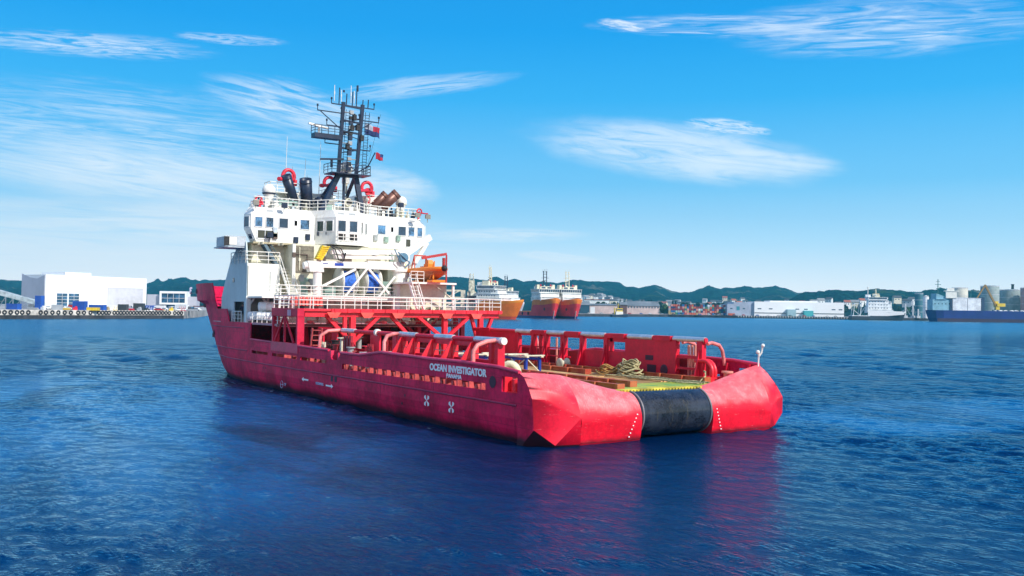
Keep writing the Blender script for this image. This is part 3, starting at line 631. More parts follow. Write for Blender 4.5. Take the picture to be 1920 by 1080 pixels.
for x0, x1, z0, z1 in ((27, 33.5, 2.55, 5.2), (7.9, 12.9, 2.55, 5.2), (12.9, 17.6, 2.9, 4.15), (12.9, 14.6, 4.85, 5.2), (14.3, 14.62, 4.1, 5.2), (5.4, 7.9, 4.0, 4.2), (5.4, 7.9, 3.25, 3.4), (14.5, 27, 4.98, 5.2), (19.5, 27, 4.05, 4.14), (19.5, 27, 3.4, 3.48), (20, 30, 2.55, 2.85)):
    w.box(x0, x1, -7.57, -7.43, z0, z1)
for x0, x1 in ((31, 32.5), (24.5, 22.7), (20, 18.2), (14.9, 12.9), (9.8, 8.1)): w.box(min(x0, x1), max(x0, x1), -7.72, -7.28, 5.12, 5.46)
w.box(4.0, 31, -7.6, -7.35, 2.5, 2.78)
w.build('rail_wall', RED, SR)
for x, ww in ((26.6, .3), (24.4, .35), (23.4, .16), (22.6, .4), (20.3, .5), (17.9, .4), (15.0, .4), (7.7, .3), (5.35, .5)):
    p = MB(); p.box(x-ww/2, x+ww/2, -7.68, -7.3, 2.55, 5.2)
    if ww > .3: p.hexa([(x-.05, -7.3, 2.55), (x+.05, -7.3, 2.55), (x+.05, -6.75, 2.55), (x-.05, -6.75, 2.55), (x-.05, -7.3, 4.6), (x+.05, -7.3, 4.6), (x+.05, -7.25, 4.6), (x-.05, -7.25, 4.6)])
    p.build('rail_post', RED, SR)
p = MB()
for x in (26.1, 14.3, 7.2, 4.9): p.path([(x, -7.6, 5.05), (x, -8.0, 5.12), (x, -8.7, 4.95), (x, -9.0, 4.6), (x-.1, -9.15, 3.6)], .12, 10)
p.each('rail_hoop', MATS['hoop_pink'], SR)
p = MB(); p.box(9.9, 10.7, -7.42, -7.40, 3.7, 4.05); p.box(9.6, 10.5, -7.42, -7.40, 2.8, 3.4); p.lathe((7.9+.9, -7.41, 3.1), [(.38, -.0), (.30, .04)], 20, 'y')
p.each('rail_opening', mat('recess_dark', (.06, .01, .03), .6), SR)
p = MB()
for x in (23.9, 23.1, 21.8, 21.2, 6.9, 6.6, 6.3): p.tube((x, -7.9, 2.5), (x, -7.9, 4.9), .09, 8)
p.each('vent_pipe', mat('pale_pink_pipe', (.72, .28, .22), .5), SR)
p = MB()                                              # mooring gear at the starboard quarter
p.tube((3.6, -8.1, 2.5), (3.6, -8.1, 2.75), .42, 16); p.tube((3.6, -8.1, 2.75), (3.6, -8.1, 3.2), .24, 16); p.tube((3.6, -8.1, 3.2), (3.6, -8.1, 3.32), .38, 16)
p.build('capstan', mat('pale_pink_pipe', (.72, .28, .22)), SHIP)
p = MB()
for dy in (0, .28): p.path([(5.6, -7.2-dy*.3, 3.9)]+[(4.9-.75*math.sin(a), -7.3-dy, 3.2+.75*math.cos(a)) for a in np.linspace(0, PI*.6, 8)]+[(4.2, -7.4-dy, 2.5)], .13, 10)
p.box(4.0, 6.4, -8.4, -7.0, 2.5, 2.9); p.box(2.4, 3.2, -8.9, -7.6, 2.5, 3.15)
p.each('cable_guide', BRIGHT, SHIP)
p = MB(); p.box(2.1, 9.0, -9.25, -8.7, 2.5, 2.56)
for x in (2.6, 4.5, 6.0, 7.5, 9.0): p.hexa([(x-.06, -9.22, 2.5), (x+.06, -9.22, 2.5), (x+.06, -8.7, 2.5), (x-.06, -8.7, 2.5), (x-.06, -9.22, 3.8), (x+.06, -9.22, 3.8), (x+.06, -9.0, 3.8), (x-.06, -9.0, 3.8)])
p.each('bulwark_stay', RED, SHIP)
p = MB(); p.tube((1.95, -9.15, 3.7), (1.9, -9.15, 4.55), .05, 8); p.path([(1.9, -9.15, 4.35), (1.8, -9.3, 4.6), (1.75, -9.3, 4.9), (1.7, -9.3, 5.0)], .06, 8); p.ball((1.7, -9.3, 5.05), .12); p.ball((1.93, -9.1, 4.62), .13)
p.build('stern_light', WHITE, SHIP)

# things lying on the aft deck
def rope_heap(x, y, s, n, m, name, label, seed):
    rn = random.Random(seed); b = MB()
    for i in range(n):
        r = s*(.95-.45*i/n); pts = []; ph = rn.random()*6; ec = .75+.25*rn.random(); ox, oy = rn.uniform(-.15, .15)*s, rn.uniform(-.15, .15)*s
        for k in range(22): a = 2*PI*k/22; pts.append((ox+r*math.cos(a+ph), oy+r*ec*math.sin(a+ph), .06+.085*i*s/1.0+.10*math.sin(3*a+ph)*s))
        b.path(pts, .055, 6, True)
    return tag(b.build(name, m), label, 'rope', None, (x, y, 2.62))
ROPEH = mat('weathered_rope', (.60, .52, .28), .85, .35, 4, col2=(.12, .12, .06))
rope_heap(10.6, -5.9, 1.05, 12, ROPEH, 'rope_coil', 'tall heap of pale mooring rope beside the solid red rail panel', 3)
rope_heap(12.3, -5.6, 1.15, 6, mat('orange_rope', (.55, .30, .08), .85, .3, 4, col2=(.2, .12, .04)), 'rope_coil', 'low orange brown rope pile on deck left of the tall pale heap', 4)
b = MB(); rn = random.Random(5)
for i in range(5): b.path([(x, -4.6-i*.35+.25*math.sin(x*1.7+i), .05) for x in np.linspace(3, 11.5-i*.4, 26)], .05, 6)
tag(b.build('laid_rope', ROPEH), 'dark weathered ropes laid along the green stern plating', 'rope', None, (0, 0, 2.62))
b = MB(); b.path([(4.6, -7.0, 3.3), (4.4, -6.8, 3.25), (4.2, -6.7, 3.3), (4.0, -6.5, 3.0), (4.1, -6.2, 2.75), (3.8, -5.8, 2.66)], .05, 6)
tag(b.build('hanging_rope', ROPEH), 'short rope hanging over the red cable guide at the starboard quarter', 'rope')
b = MB(); b.lathe((0, 0, .42), [(.16, -.4), (.42, -.38), (.42, -.3), (.24, -.28), (.24, .28), (.42, .3), (.42, .38), (.16, .4)], 18, 'y')
tag(b.build('rope_reel', mat('reel_white', (.6, .55, .4), .6)), 'small white rope reel standing by the starboard rail', 'reel', None, (19.2, -6.6, 2.56))
def scaffold(x, y, label):
    t = thing('trestle', label, 'trestle', (x, y, 2.56), 0, 'blue steel trestles on the deck')
    f = MB()
    for sx in (-.9, .9):
        for sy in (-.6, .6): f.box(sx-.09, sx+.09, sy-.09, sy+.09, 0, 1.15)
    f.box(-1.0, 1.0, -.68, -.55, .9, 1.08); f.box(-1.0, 1.0, .55, .68, .9, 1.08); f.build('frame', BLUE, t)
    c = MB(); c.box(-1.2, 1.2, -.75, -.55, 1.12, 1.22); c.box(-1.2, 1.2, .55, .75, 1.12, 1.22); c.box(-1.15, -.95, -.9, .9, 1.22, 1.3); c.box(.95, 1.15, -.9, .9, 1.22, 1.3); c.each('top_bar', CREAM, t)
    d = MB(); d.beam((-.85, .7, .1), (.85, .7, .95), .07, .07); d.beam((-.85, .7, .95), (.85, .7, .1), .07, .07); d.beam((-1, -.5, .1), (-1, .5, .95), .07, .07); d.each('cross_brace', CREAM, t)
scaffold(17.2, -1.6, 'blue trestle with cream top bars, nearer the stern'); scaffold(19.6, -.9, 'middle one of three blue trestles on deck'); scaffold(20.0, 1.3, 'blue trestle behind the end post of the port cargo rail')
b = MB(); b.path([(9.4+.3*math.sin(a*2), 5.6-a*.35, .25+.9*math.sin(a)) for a in np.linspace(.1, 3, 12)], .26, 10)
tag(b.build('fender_hose', mat('pale_hose', (.75, .74, .50), .6)), 'thick pale yellow hose arching over behind the port rail end post', 'hose', None, (0, 0, 2.56))
b = MB(); b.box(-.5, .5, -.4, .4, 0, .9); b.box(-.3, .3, -.2, .2, .9, 1.3); tag(b.build('valve_box', GREY), 'small grey valve box seen through the port rail opening', 'box', None, (13.4, 5.6, 2.56))

# ------------------------------------------------------------------ gantry across the deck
GA = MB(); GA.box(33.7, 39.6, -10.4, 9.45, 6.78, 6.95); GA = GA.build('gantry_platform', BRIGHT, SHIP, 'red gantry platform spanning the deck from side to side')
p = MB(); p.box(33.62, 33.75, -10.42, 6.6, 6.66, 6.98)
for y in np.linspace(-10.0, 6.3, 15): p.box(33.56, 33.62, y-.03, y+.03, 6.66, 6.98)
p.box(33.9, 34.15, -10.2, 8.8, 6.30, 6.78); p.box(38.9, 39.2, -10.2, 8.8, 6.30, 6.78); p.box(36.4, 36.6, -10.2, 8.8, 6.4, 6.78)
for y in (6.0, 3.3, -.6, -4.5, -8.2): p.box(34.15, 38.9, y-.1, y+.1, 6.35, 6.78)
p.build('platform_girder', BRIGHT, GA)
p = MB()
for y in (6.4, 3.35, .4, -4.5, -7.6): p.prism([(y-.62, 6.68), (y+.62, 6.68), (y+.32, 6.22), (y-.32, 6.22)], 33.58, 33.72, 'x')
p.each('gusset', mat('gusset_paint', (.85, .10, .08), .4), GA)
for (y0, z0, y1, z1, w_) in ((-4.5, 2.55, -4.5, 6.7, .42), (4.5, 2.55, 4.5, 6.7, .45), (-8.3, 2.55, -8.3, 6.7, .42), (5.2, 2.55, 5.2, 6.7, .3)):
    p = MB(); p.beam((34.1, y0, z0), (34.1, y1, z1), w_, w_); p.build('support_post', BRIGHT, GA)
for (y0, z0, y1, z1) in ((-4.4, 4.4, -1.6, 6.5), (-4.6, 4.4, -7.2, 6.5), (-1.4, 4.2, 1.0, 6.5), (4.4, 4.2, 1.9, 6.5), (4.6, 4.2, 7.0, 6.5), (-8.2, 3.6, -7.3, 6.4), (-8.4, 3.6, -9.6, 6.4)):
    p = MB(); p.beam((34.1, y0, z0), (34.1, y1, z1), .28, .28); p.build('diagonal_brace', BRIGHT, GA)
for (y0, z0, y1, z1) in ((-4.5, 2.6, -4.5, 6.7), (4.5, 2.6, 4.5, 6.7), (-8.6, 2.6, -8.6, 6.7), (-9.3, 3.8, -9.3, 6.7)):
    p = MB(); p.beam((39.0, y0, z0), (39.0, y1, z1), .4, .4); p.build('support_post', RED, GA)
for (y0, y1) in ((-4.5, -7), (-4.5, -2), (4.5, 2)):
    p = MB(); p.beam((39.0, y0, 4.3), (39.0, y1, 6.5), .25, .25); p.build('diagonal_brace', RED, GA)
yo = YC+HBM
LEG = mat('gantry_leg_paint', (.62, .02, .06), .5, .1, .5, spec=.2)
for x in (33.8, 39.4): p = MB(); p.box(x-.16, x+.16, yo-.55, yo+.04, 4.0, 6.8); p.build('leg', LEG, GA)
p = MB(); p.box(36.55, 36.72, yo-.1, yo+.05, 4.0, 6.9); p.build('leg', LEG, GA)
for a, b_ in (((36.8, yo, 6.3), (38.9, yo, 4.1)), ((36.5, yo, 6.3), (34.5, yo, 4.1))): p = MB(); p.beam(a, b_, .14, .14); p.build('diagonal_brace', LEG, GA)
p = MB(); p.box(33.6, 39.6, yo-.5, yo+.07, 6.3, 6.97); p.build('port_end_beam', LEG, GA)
p = MB(); p.box(35.0, 35.8, yo+.07, yo+.10, 6.35, 6.85); p.build('end_plate', mat('pale_plate', (.55, .30, .38)), GA)
p = MB(); p.rail([(33.75, -10.3, 6.96), (33.75, 9.4, 6.96), (39.5, 9.4, 6.96)], 1.08, 3, 1.25, .035); p.rail([(39.5, 9.4, 6.96), (39.5, -10.3, 6.96), (33.75, -10.3, 6.96)], 1.08, 3, 1.6, .033)
p.build('railing', WHITE, GA)

# machinery between the rails and the house
p = MB(); p.box(40.2, 45.0, -7.2, 7.2, 2.5, 2.7); p.build('winch_bed', DECKR, SHIP)
for y in (-3.6, 0.2, 3.8):
    d = MB(); d.lathe((42.2, y, 4.3), [(.5, -1.3), (1.6, -1.25), (1.6, -1.1), (.7, -1.08), (.7, 1.08), (1.6, 1.1), (1.6, 1.25), (.5, 1.3)], 24, 'y'); d.build('winch_drum', mat('winch_dark_red', (.30, .01, .02), .5, .3), SHIP)
for y in (-5.6, -1.7, 2.0, 5.6):
    d = MB(); d.prism([(40.8, 2.6), (43.6, 2.6), (42.7, 5.6), (41.7, 5.6)], y-.15, y+.15, 'y'); d.build('winch_frame', RED, SHIP)
rn = random.Random(11)
MACH = [RED, DECKR, BRIGHT, MATS['bracket_pink'], GREY, CREAM, mat('winch_dark_red', (.30, .01, .02)), DARK]
for i in range(46):                                    # small deck gear in the shade under the gantry and along the port alley
    if i < 26: x, y, z = rn.uniform(35, 40), rn.uniform(-7, 7), 2.55
    else: x, y, z = rn.uniform(21, 33), rn.uniform(7.9, 9.0), 2.55
    k = rn.random(); b = MB()
    if k < .4: h_ = rn.uniform(.6, 2.2); b.tube((0, 0, 0), (0, 0, h_), rn.uniform(.1, .28), 12); b.tube((0, 0, h_), (0, 0, h_+.08), .34, 12); b.path([(0, 0, h_*.5), (.4, 0, h_*.5), (.5, 0, h_*.5-.1), (.5, 0, 0)], .06, 6)
    elif k < .7: a_, h_ = rn.uniform(.25, .6), rn.uniform(.5, 1.6); b.box(-a_, a_, -.3, .3, .12, h_); b.box(-a_*.8, a_*.8, -.24, .24, h_, h_+.12); b.box(-a_*1.1, a_*1.1, -.33, .33, 0, .12); b.tube((0, .3, h_*.6), (0, .42, h_*.6), .12, 10)
    else:
        h_ = rn.uniform(1.2, 2.1)
        for dx in (-.35, 0, .35): b.tube((dx, 0, 0), (dx, 0, h_), .09, 8)
        b.tube((-.45, 0, h_*.8), (.45, 0, h_*.8), .06, 8); b.tube((-.45, 0, h_*.4), (.45, 0, h_*.4), .06, 8)
    o = b.build(['vent_post', 'deck_locker', 'pipe_stand'][0 if k < .4 else (1 if k < .7 else 2)], rn.choice(MACH), SHIP); o.location = (x, y, z)
d = MB()
for i, z in enumerate(np.linspace(3.2, 5.2, 6)): d.box(31.9, 32.5, 8.2, 8.9, z, z+.06)
d.beam((32.5, 8.15, 2.6), (31.9, 8.15, 5.4), .1, .2); d.beam((32.5, 8.95, 2.6), (31.9, 8.95, 5.4), .1, .2); d.build('red_ladder', MATS['bracket_pink'], SHIP)
d = MB(); d.prism([(25.6, 2.6), (28.6, 2.6), (28.2, 4.2), (27.0, 4.9), (26.0, 4.2)], 7.9, 8.3, 'y'); d.build('guide_plate', RED, SHIP)
d = MB(); [d.box(24.9+.5*i, 25.2+.5*i, 8.6, 8.8, 2.6, 5.0) for i in range(3)]; d.build('pipe_rack', MATS['winch_dark_red'], SHIP)
d = MB(); d.box(22.2, 23.4, 8.0, 8.8, 2.6, 3.9); d.build('white_locker', WHITE, SHIP)

# ------------------------------------------------------------------ house, decks and wheelhouse
d = MB(); d.box(38.6, 57, -9.2, 9.42, 5.46, 5.56); d.box(38.6, 38.75, -9.2, 9.45, 5.35, 5.6); d.box(38.7, 45, 9.3, 9.44, 5.42, 5.60); d.build('forecastle_deck', mat('deck_edge_paint', (.55, .25, .28), .5), SHIP)
d = MB(); d.box(57, 75, -6.5, 6.5, 6.9, 7.0); d.build('bow_deck', DECKR, SHIP)
d = MB()                                               # stair to the bow, dark recess
for i in range(7): d.box(55.6+i*.22, 55.9+i*.22, 7.9, 9.1, 5.8+i*.35, 5.86+i*.35)
d.build('bow_stair', mat('recess_dark', (.06, .01, .03)), SHIP)
d = MB(); d.box(57.2, 57.4, 2, 9.1, 5.6, 7.0); d.build('bow_bulkhead', DECKR, SHIP)
d = MB()
for i in range(9): x = 59+i*1.5; y = -(hb(x, 8.5)[0]-.12)+YC; d.box(x-.06, x+.06, y, y+.55, 6.9, 9.3)
d.build('bow_stay', MATS['gusset_paint'], SHIP)
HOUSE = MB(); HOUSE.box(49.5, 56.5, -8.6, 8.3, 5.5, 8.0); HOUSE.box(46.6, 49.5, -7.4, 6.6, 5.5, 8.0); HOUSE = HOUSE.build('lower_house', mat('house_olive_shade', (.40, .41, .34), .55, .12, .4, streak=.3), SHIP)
# port wing wall, raked forward edge, with a doorway
d = MB(); yw = 9.05
BLUISH = mat('wing_wall_shade_blue', (.50, .60, .62), .5, .05, .5, streak=.15, streak_col=(.3, .3, .25))  # blue shade on the white wall, put into its base colour
d.prism([(47.9, 7.9), (55.6, 7.9), (54.6, 9.4), (53.0, 11.4), (50.3, 13.2), (48.4, 13.2), (47.9, 10.9)], yw-.12, yw, 'y')
d.box(47.9, 48.6, yw-.12, yw, 5.5, 7.9); d.box(51.6, 55.6, yw-.12, yw, 5.5, 7.9); d.box(48.6, 51.6, yw-.12, yw, 7.5, 7.9)
wing = d.build('wing_wall', BLUISH, SHIP)
d = MB(); d.prism([(52.6, 9.2), (54.7, 9.2), (53.0, 11.4), (51.2, 13.0), (50.6, 13.1)], -8.8, 8.9, 'y'); d.box(49, 53.8, -8.4, 8.3, 8.0, 13.1); d.build('forward_house', CREAM, SHIP)
d = MB(); d.lathe((51.8, yw+.02, 9.6), [(.22, -.03), (.24, .03)], 16, 'y'); d.box(49.6, 50.0, yw, yw+.02, 11.9, 12.6); d.each('porthole', GLASS, wing)
# white locker house on the boat deck
d = MB(); d.box(47.9, 52.5, 5.85, 9.0, 8.0, 11.15); d.box(47.75, 47.9, 5.7, 9.12, 7.82, 8.05); box = d.build('deckhouse_block', WHITE, SHIP, 'white square deckhouse block at the port side')
d = MB(); d.box(47.86, 47.89, 6.75, 6.85, 8.4, 10.4); d.build('door_seam', GREY, box)
d = MB(); d.rail([(52.3, 9.2, 11.15), (47.9, 9.2, 11.15), (47.9, 5.9, 11.15)], 1.1, 3, 1.1, .035); d.build('railing', WHITE, box)
bd = MB(); bd.box(43.8, 49.6, -8.6, 9.0, 7.86, 8.02); bd = bd.build('boat_deck', WHITE, SHIP)
d = MB(); d.rail([(43.9, -4.4, 8.02), (43.9, 8.6, 8.02)], 1.05, 3, 1.1, .035); d.build('railing', WHITE, bd)
# arch opening and sloping stay below it
d = MB(); d.box(47.7, 47.95, 8.7, 9.1, 5.55, 7.9); d.box(47.7, 47.95, 6.9, 7.1, 5.55, 7.9); d.beam((47.8, 8.75, 7.3), (47.8, 8.35, 7.85), .12, .2); d.beam((47.8, 7.1, 7.3), (47.8, 7.5, 7.85), .12, .2); d.build('door_frame', WHITE, HOUSE)
d = MB(); d.beam((44.6, 6.9, 5.6), (45.8, 5.2, 7.9), .18, .25); d.build('stay', GREY, HOUSE)
d = MB(); d.rail([(45.4, 9.3, 5.56), (38.9, 9.3, 5.56)], 1.0, 3, 1.2, .03); d.rail([(51.5, 9.25, 5.56), (48.7, 9.25, 5.56)], 1.0, 3, .9, .03); d.rail([(38.8, 9.3, 5.56), (38.8, -9, 5.56)], 1.0, 3, 1.3, .03); d.each('railing', WHITE, HOUSE)
# main block behind the cranes
d = MB(); d.box(46.6, 50, 2.9, 5.05, 8.0, 13.1); d.box(46.6, 50, -7.4, -5.0, 8.0, 13.1); d.box(46.6, 50, -5.0, 2.9, 11.0, 13.1); d.box(49.4, 50, -5.0, 2.9, 8.0, 11.0); blk = d.build('deckhouse', CREAM, SHIP)
d = MB(); d.box(46.45, 46.6, 4.85, 5.15, 8.0, 13.1); d.build('corner_post', WHITE, blk)
d = MB(); d.box(46.5, 46.6, 3.0, 4.8, 10.4, 12.95)
for z in (11.1, 11.9, 12.5): d.box(46.46, 46.5, 3.0, 4.8, z, z+.04)
d.build('louvre_panel', mat('louvre_brown', (.16, .14, .10), .6, .3, 1.2), blk)
for y, z0, z1, ww, m_ in ((2.2, 11.4, 12.2, .9, 'a'), (-.4, 11.3, 12.1, 1.2, 'a'), (-3.4, 11.4, 12.3, 1.5, 'b'), (3.9, 8.2, 9.9, .8, 'c'), (-6.3, 8.4, 10.2, .8, 'c')):
    d = MB(); d.box(46.53, 46.6, y-ww/2, y+ww/2, z0, z1); d.box(46.5, 46.53, y-ww/2+.08, y+ww/2-.08, z0+.08, z1-.08)
    d.build('panel' if m_ != 'c' else 'door', {'a': mat('vent_panel_brown', (.12, .08, .06)), 'b': mat('vent_panel_tan', (.34, .29, .20)), 'c': mat('door_green_grey', (.25, .36, .30))}[m_], blk)
# stairwell between block and wing
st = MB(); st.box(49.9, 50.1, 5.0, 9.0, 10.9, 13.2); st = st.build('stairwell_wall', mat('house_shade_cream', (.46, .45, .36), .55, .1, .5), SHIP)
d = MB(); d.box(49.8, 49.9, 7.6, 8.3, 11.1, 12.8); d.build('door', mat('brown_door', (.12, .05, .035)), st)
STAIR = mat('stair_blue_grey', (.10, .16, .20), .5, .1, 1)
def stair(b, p0, p1, w_, n, ax):
    p0, p1 = Vector(p0), Vector(p1); o = Vector((0, w_/2, 0)) if ax == 'x' else Vector((w_/2, 0, 0))
    for s_ in (o, -o): b.beam(p0+s_, p1+s_, .07, .28); b.tube(p0+s_+Vector((0, 0, .95)), p1+s_+Vector((0, 0, .95)), .035, 5); [b.tube(p0.lerp(p1, t)+s_, p0.lerp(p1, t)+s_+Vector((0, 0, .95)), .028, 5) for t in (0, .33, .66, 1)]
    for i in range(1, n): c = p0.lerp(p1, i/n); b.box(c.x-(.14 if ax == 'x' else w_/2), c.x+(.14 if ax == 'x' else w_/2), c.y-(w_/2 if ax == 'x' else .14), c.y+(w_/2 if ax == 'x' else .14), c.z-.02, c.z+.02)
    return b
stair(MB(), (48.4, 5.5, 10.2), (48.4, 7.4, 13.1), .8, 11, 'y').build('outer_stair', STAIR, SHIP)
stair(MB(), (45.3, 5.4, 8.0), (48.0, 5.4, 11.0), .8, 10, 'x').build('outer_stair', WHITE, SHIP)
stair(MB(), (40.4, 8.2, 5.6), (43.6, 6.9, 8.0), .8, 9, 'x').build('outer_stair', WHITE, SHIP)
stair(MB(), (36.6, 2.9, 2.6), (38.8, 2.9, 5.5), .8, 10, 'x').build('outer_stair', CREAM, SHIP)
# wheelhouse
WX = 48.0
d = MB()
def slab(pts, z0, z1): d.prism(pts, z0, z1, 'z')
foot = [(WX, 8.2), (WX, 2.35), (WX-2.5, 1.2), (WX-2.5, -1.2), (WX, -3.6), (WX, -8.4), (WX+.9, -9.4), (54, -9.2), (56, -5), (56, 2.5), (53.5, 6.8), (WX+.9, 8.45)]
topf = [(WX, 8.75), (WX, 2.35), (WX-2.5, 1.2), (WX-2.5, -1.2), (WX, -3.6), (WX, -9.8), (WX+.8, -10.5), (54.5, -10.2), (56.5, -5), (56.5, 2.6), (54, 7.1), (WX+1.1, 9.05)]
roofl = [(WX+.7, 8.2), (WX+.7, 2.6), (WX-1.8, 1.2), (WX-1.8, -1.2), (WX+.7, -3.9), (WX+.7, -9.3), (WX+1.3, -9.9), (54, -9.7), (55.5, -5), (55.5, 2.4), (53, 6.6), (WX+1.4, 8.5)]
n = 12; lv = [(foot, 13.22), (topf, 14.45), (topf, 15.85), (roofl, 16.6)]
vs = [(p[0], p[1], z) for f_, z in lv for p in f_]
d.add(vs, [(k*n+i, k*n+(i+1) % n, (k+1)*n+(i+1) % n, (k+1)*n+i) for k in range(3) for i in range(n)]); d.add([(p[0], p[1], 13.22) for p in foot], [tuple(range(n))]); d.add([(p[0], p[1], 16.6) for p in roofl], [tuple(range(n))])
WH = d.build('wheelhouse', WHITE, SHIP, 'white wheelhouse as wide as the ship with windows all round')
FRM = mat('window_frame', (.75, .75, .74), .4)
def win(parent, c, wv, hv, m=GLASS, fr=.07, mull=0, name='window'):     # centre, half width vector, half height vector
    c, wv, hv = Vector(c), Vector(wv), Vector(hv); nn = wv.cross(hv).normalized()
    if nn.dot(Vector((-1, .6, 0))) < 0: nn = -nn
    b = MB(); q = [c-wv-hv, c+wv-hv, c+wv+hv, c-wv+hv]; b.add([p+nn*.03 for p in q]+[p-nn*.05 for p in q], [(0, 1, 2, 3), (0, 4, 5, 1), (1, 5, 6, 2), (2, 6, 7, 3), (3, 7, 4, 0)])
    o = b.build(name, m, parent); f = MB()
    for a_, b_ in zip(q, q[1:]+q[:1]): f.beam(a_+nn*.03, b_+nn*.03, fr, fr, nn)
    for k in range(mull): t = (k+1)/(mull+1)*2-1; f.beam(c+wv*t-hv+nn*.03, c+wv*t+hv+nn*.03, .05, .05, nn)
    if parent.parent is None: f.build('window_frame', FRM, o)
    else:
        me = o.data; me.materials.append(FRM); nv = len(me.vertices); bm = bmesh.new(); bm.from_mesh(me)
        bv = [bm.verts.new(p) for p in f.v]
        for ff in f.f:
            fc = bm.faces.new([bv[i] for i in ff]); fc.material_index = 1
        bm.to_mesh(me); bm.free()
    return o
LITG = mat('bright_window_glass', (.04, .11, .20), .12, .8, .7, spec=.8)
for y, ww, hh, m_ in ((8.0, .38, .48, LITG), (6.92, .38, .48, LITG), (5.55, .46, .48, GLASS), (3.4, .48, .48, LITG), (-4.9, .46, .48, LITG), (-7.25, .46, .48, GLASS), (-8.35, .36, .48, LITG), (-9.35, .30, .48, LITG)):
    win(WH, (WX, y, 15.12), (0, ww, 0), (0, 0, hh), m_)
for y in (4.32, -6.1): win(WH, (WX, y, 15.2), (0, .17, 0), (0, 0, .28))
v1 = Vector((-2.5, -1.15, 0)).normalized()
for t in (.75, 1.95): win(WH, Vector((WX, 2.35, 15.0))+v1*t, v1*.44, (0, 0, .52), mat('green_dark_glass', (.03, .06, .05), .1))
for y in (.6, -.62): win(WH, (WX-2.5, y, 15.0), (0, .43, 0), (0, 0, .55), GLASS); win(WH, (WX-2.5, y, 13.95), (0, .43, 0), (0, 0, .38), DARK)
v2 = Vector((2.5, -2.4, 0)).normalized()
for t in (.9, 2.1): win(WH, Vector((WX-2.5, -1.2, 15.0))+v2*t, v2*.22, (0, 0, .55), mat('green_dark_glass', (.03, .06, .05)))
win(WH, (WX+.02, 7.35, 13.95), (0, .78, 0), (0, 0, .42), mat('brown_glass', (.06, .06, .04), .1), .1, 1)
win(WH, (WX+.02, -8.0, 13.9), (0, .3, 0), (0, 0, .42), mat('brown_glass', (.06, .06, .04)))
vp = Vector((1.1, .3, 0)).normalized(); win(WH, Vector((WX+.6, 8.92, 15.1)), vp*.4, (0, 0, .5), GLASS)
win(WH, (WX+.5, 8.6, 13.85), vp*.32, (0, .12, .38), GLASS)
rv = Vector((.7, 0, .75)).normalized()
for y in (6.8, .3-2.6+3.9, -6.3-2.3): win(WH, (WX+.35, y, 16.22), (0, .34, 0), rv*.16, GREY, .04)
for y in (.6, -.6): win(WH, (WX-2.15, y, 16.22), (0, .36, 0), Vector((.6, 0, .75)).normalized()*.16, GREY, .04)
for y0, y1 in ((4.75, 3.95), (-5.65, -6.5)):
    d = MB(); d.box(WX-.03, WX, y1, y0, 13.5, 15.75); d.build('door', FRM, WH)
d = MB(); d.rail([(WX-2.9, 1.15, 13.25), (WX-2.9, -1.15, 13.25)], 1.0, 3, .6, .035); d.box(WX-3.0, WX-2.45, -1.3, 1.3, 13.15, 13.27); d.build('balcony', WHITE, WH)
d = MB(); d.box(43.9+4, 49.8, -8.6, 8.5, 13.05, 13.21)
for y in np.linspace(-8, 8, 12): d.box(48.0, 49.8, y-.05, y+.05, 12.9, 13.05)
d.build('underside', mat('underside_tan', (.42, .36, .22), .6, .2), WH)
d = MB(); d.box(48.6, 52, 8.9, 11.0, 12.6, 12.72); d.box(48.6, 51.0, 10.95, 11.05, 12.72, 13.6); d.box(48.55, 48.65, 9.0, 11.0, 12.75, 13.7); d.box(48.6, 51, 9.0, 11.0, 13.55, 13.62); wbx = d.build('wing_box', mat('wing_grey', (.45, .50, .54), .5), WH)
d = MB(); d.box(48.50, 48.56, 9.9, 10.9, 12.85, 13.55); d.build('white_panel', WHITE, WH)
d = MB(); d.box(48.45, 48.5, 10.6, 11.1, 12.75, 13.6); d.each('black_light', BLACK, WH)
# small fittings on the walls
rn = random.Random(77); FITM = [GREY, CREAM, SILVER, mat('door_green_grey', (.25, .36, .30)), NAVY, mat('vent_panel_brown', (.12, .08, .06))]
def fitting(x, y, z, par, k):
    b = MB()
    if k == 0: b.box(-.14, .02, -.22, .22, -.3, .3); b.box(-.17, -.14, -.16, .16, -.22, .22)
    elif k == 1: b.tube((-.1, 0, -1.1), (-.1, 0, 1.1), .05, 6); b.tube((-.1, 0, 1.1), (.05, 0, 1.1), .05, 6); b.box(-.16, .0, -.1, .1, -.2, .1)
    elif k == 2: b.lathe((-.05, 0, 0), [(.24, -.08), (.30, .0), (.24, .04)], 14, 'x'); b.lathe((-.12, 0, 0), [(.14, -.05), (.16, .0)], 12, 'x')
    else: b.tube((-.12, -.7, 0), (-.12, .7, 0), .045, 6); b.tube((-.12, -.7, 0), (-.12, -.7, -.8), .045, 6); b.box(-.2, .0, .5, .8, -.3, .15)
    o = b.build(['junction_box', 'riser_pipe', 'vent_cowl', 'pipe_run'][k], FITM[rn.randrange(len(FITM))], par); o.location = (x, y, z)
for i in range(16): fitting(46.55, rn.choice([rn.uniform(3.1, 4.8), rn.uniform(-7.2, -5.2), rn.uniform(-5, 2.8)]), rn.uniform(8.6, 12.7) if i % 2 else rn.uniform(11.2, 12.8), blk, rn.randrange(4))
for i in range(10): fitting(49.85, rn.uniform(5.3, 8.9), rn.uniform(11.2, 12.8), st, rn.randrange(4))
for i in range(10): fitting(46.55, rn.uniform(-6.5, 6.5), rn.uniform(5.9, 7.7), HOUSE, rn.randrange(4))
for i in range(8): fitting(47.95, rn.choice([6.4, 5.2, 4.3, 3.1, -4.2, -5.4, -6.8]), rn.uniform(13.5, 14.5), WH, 0)
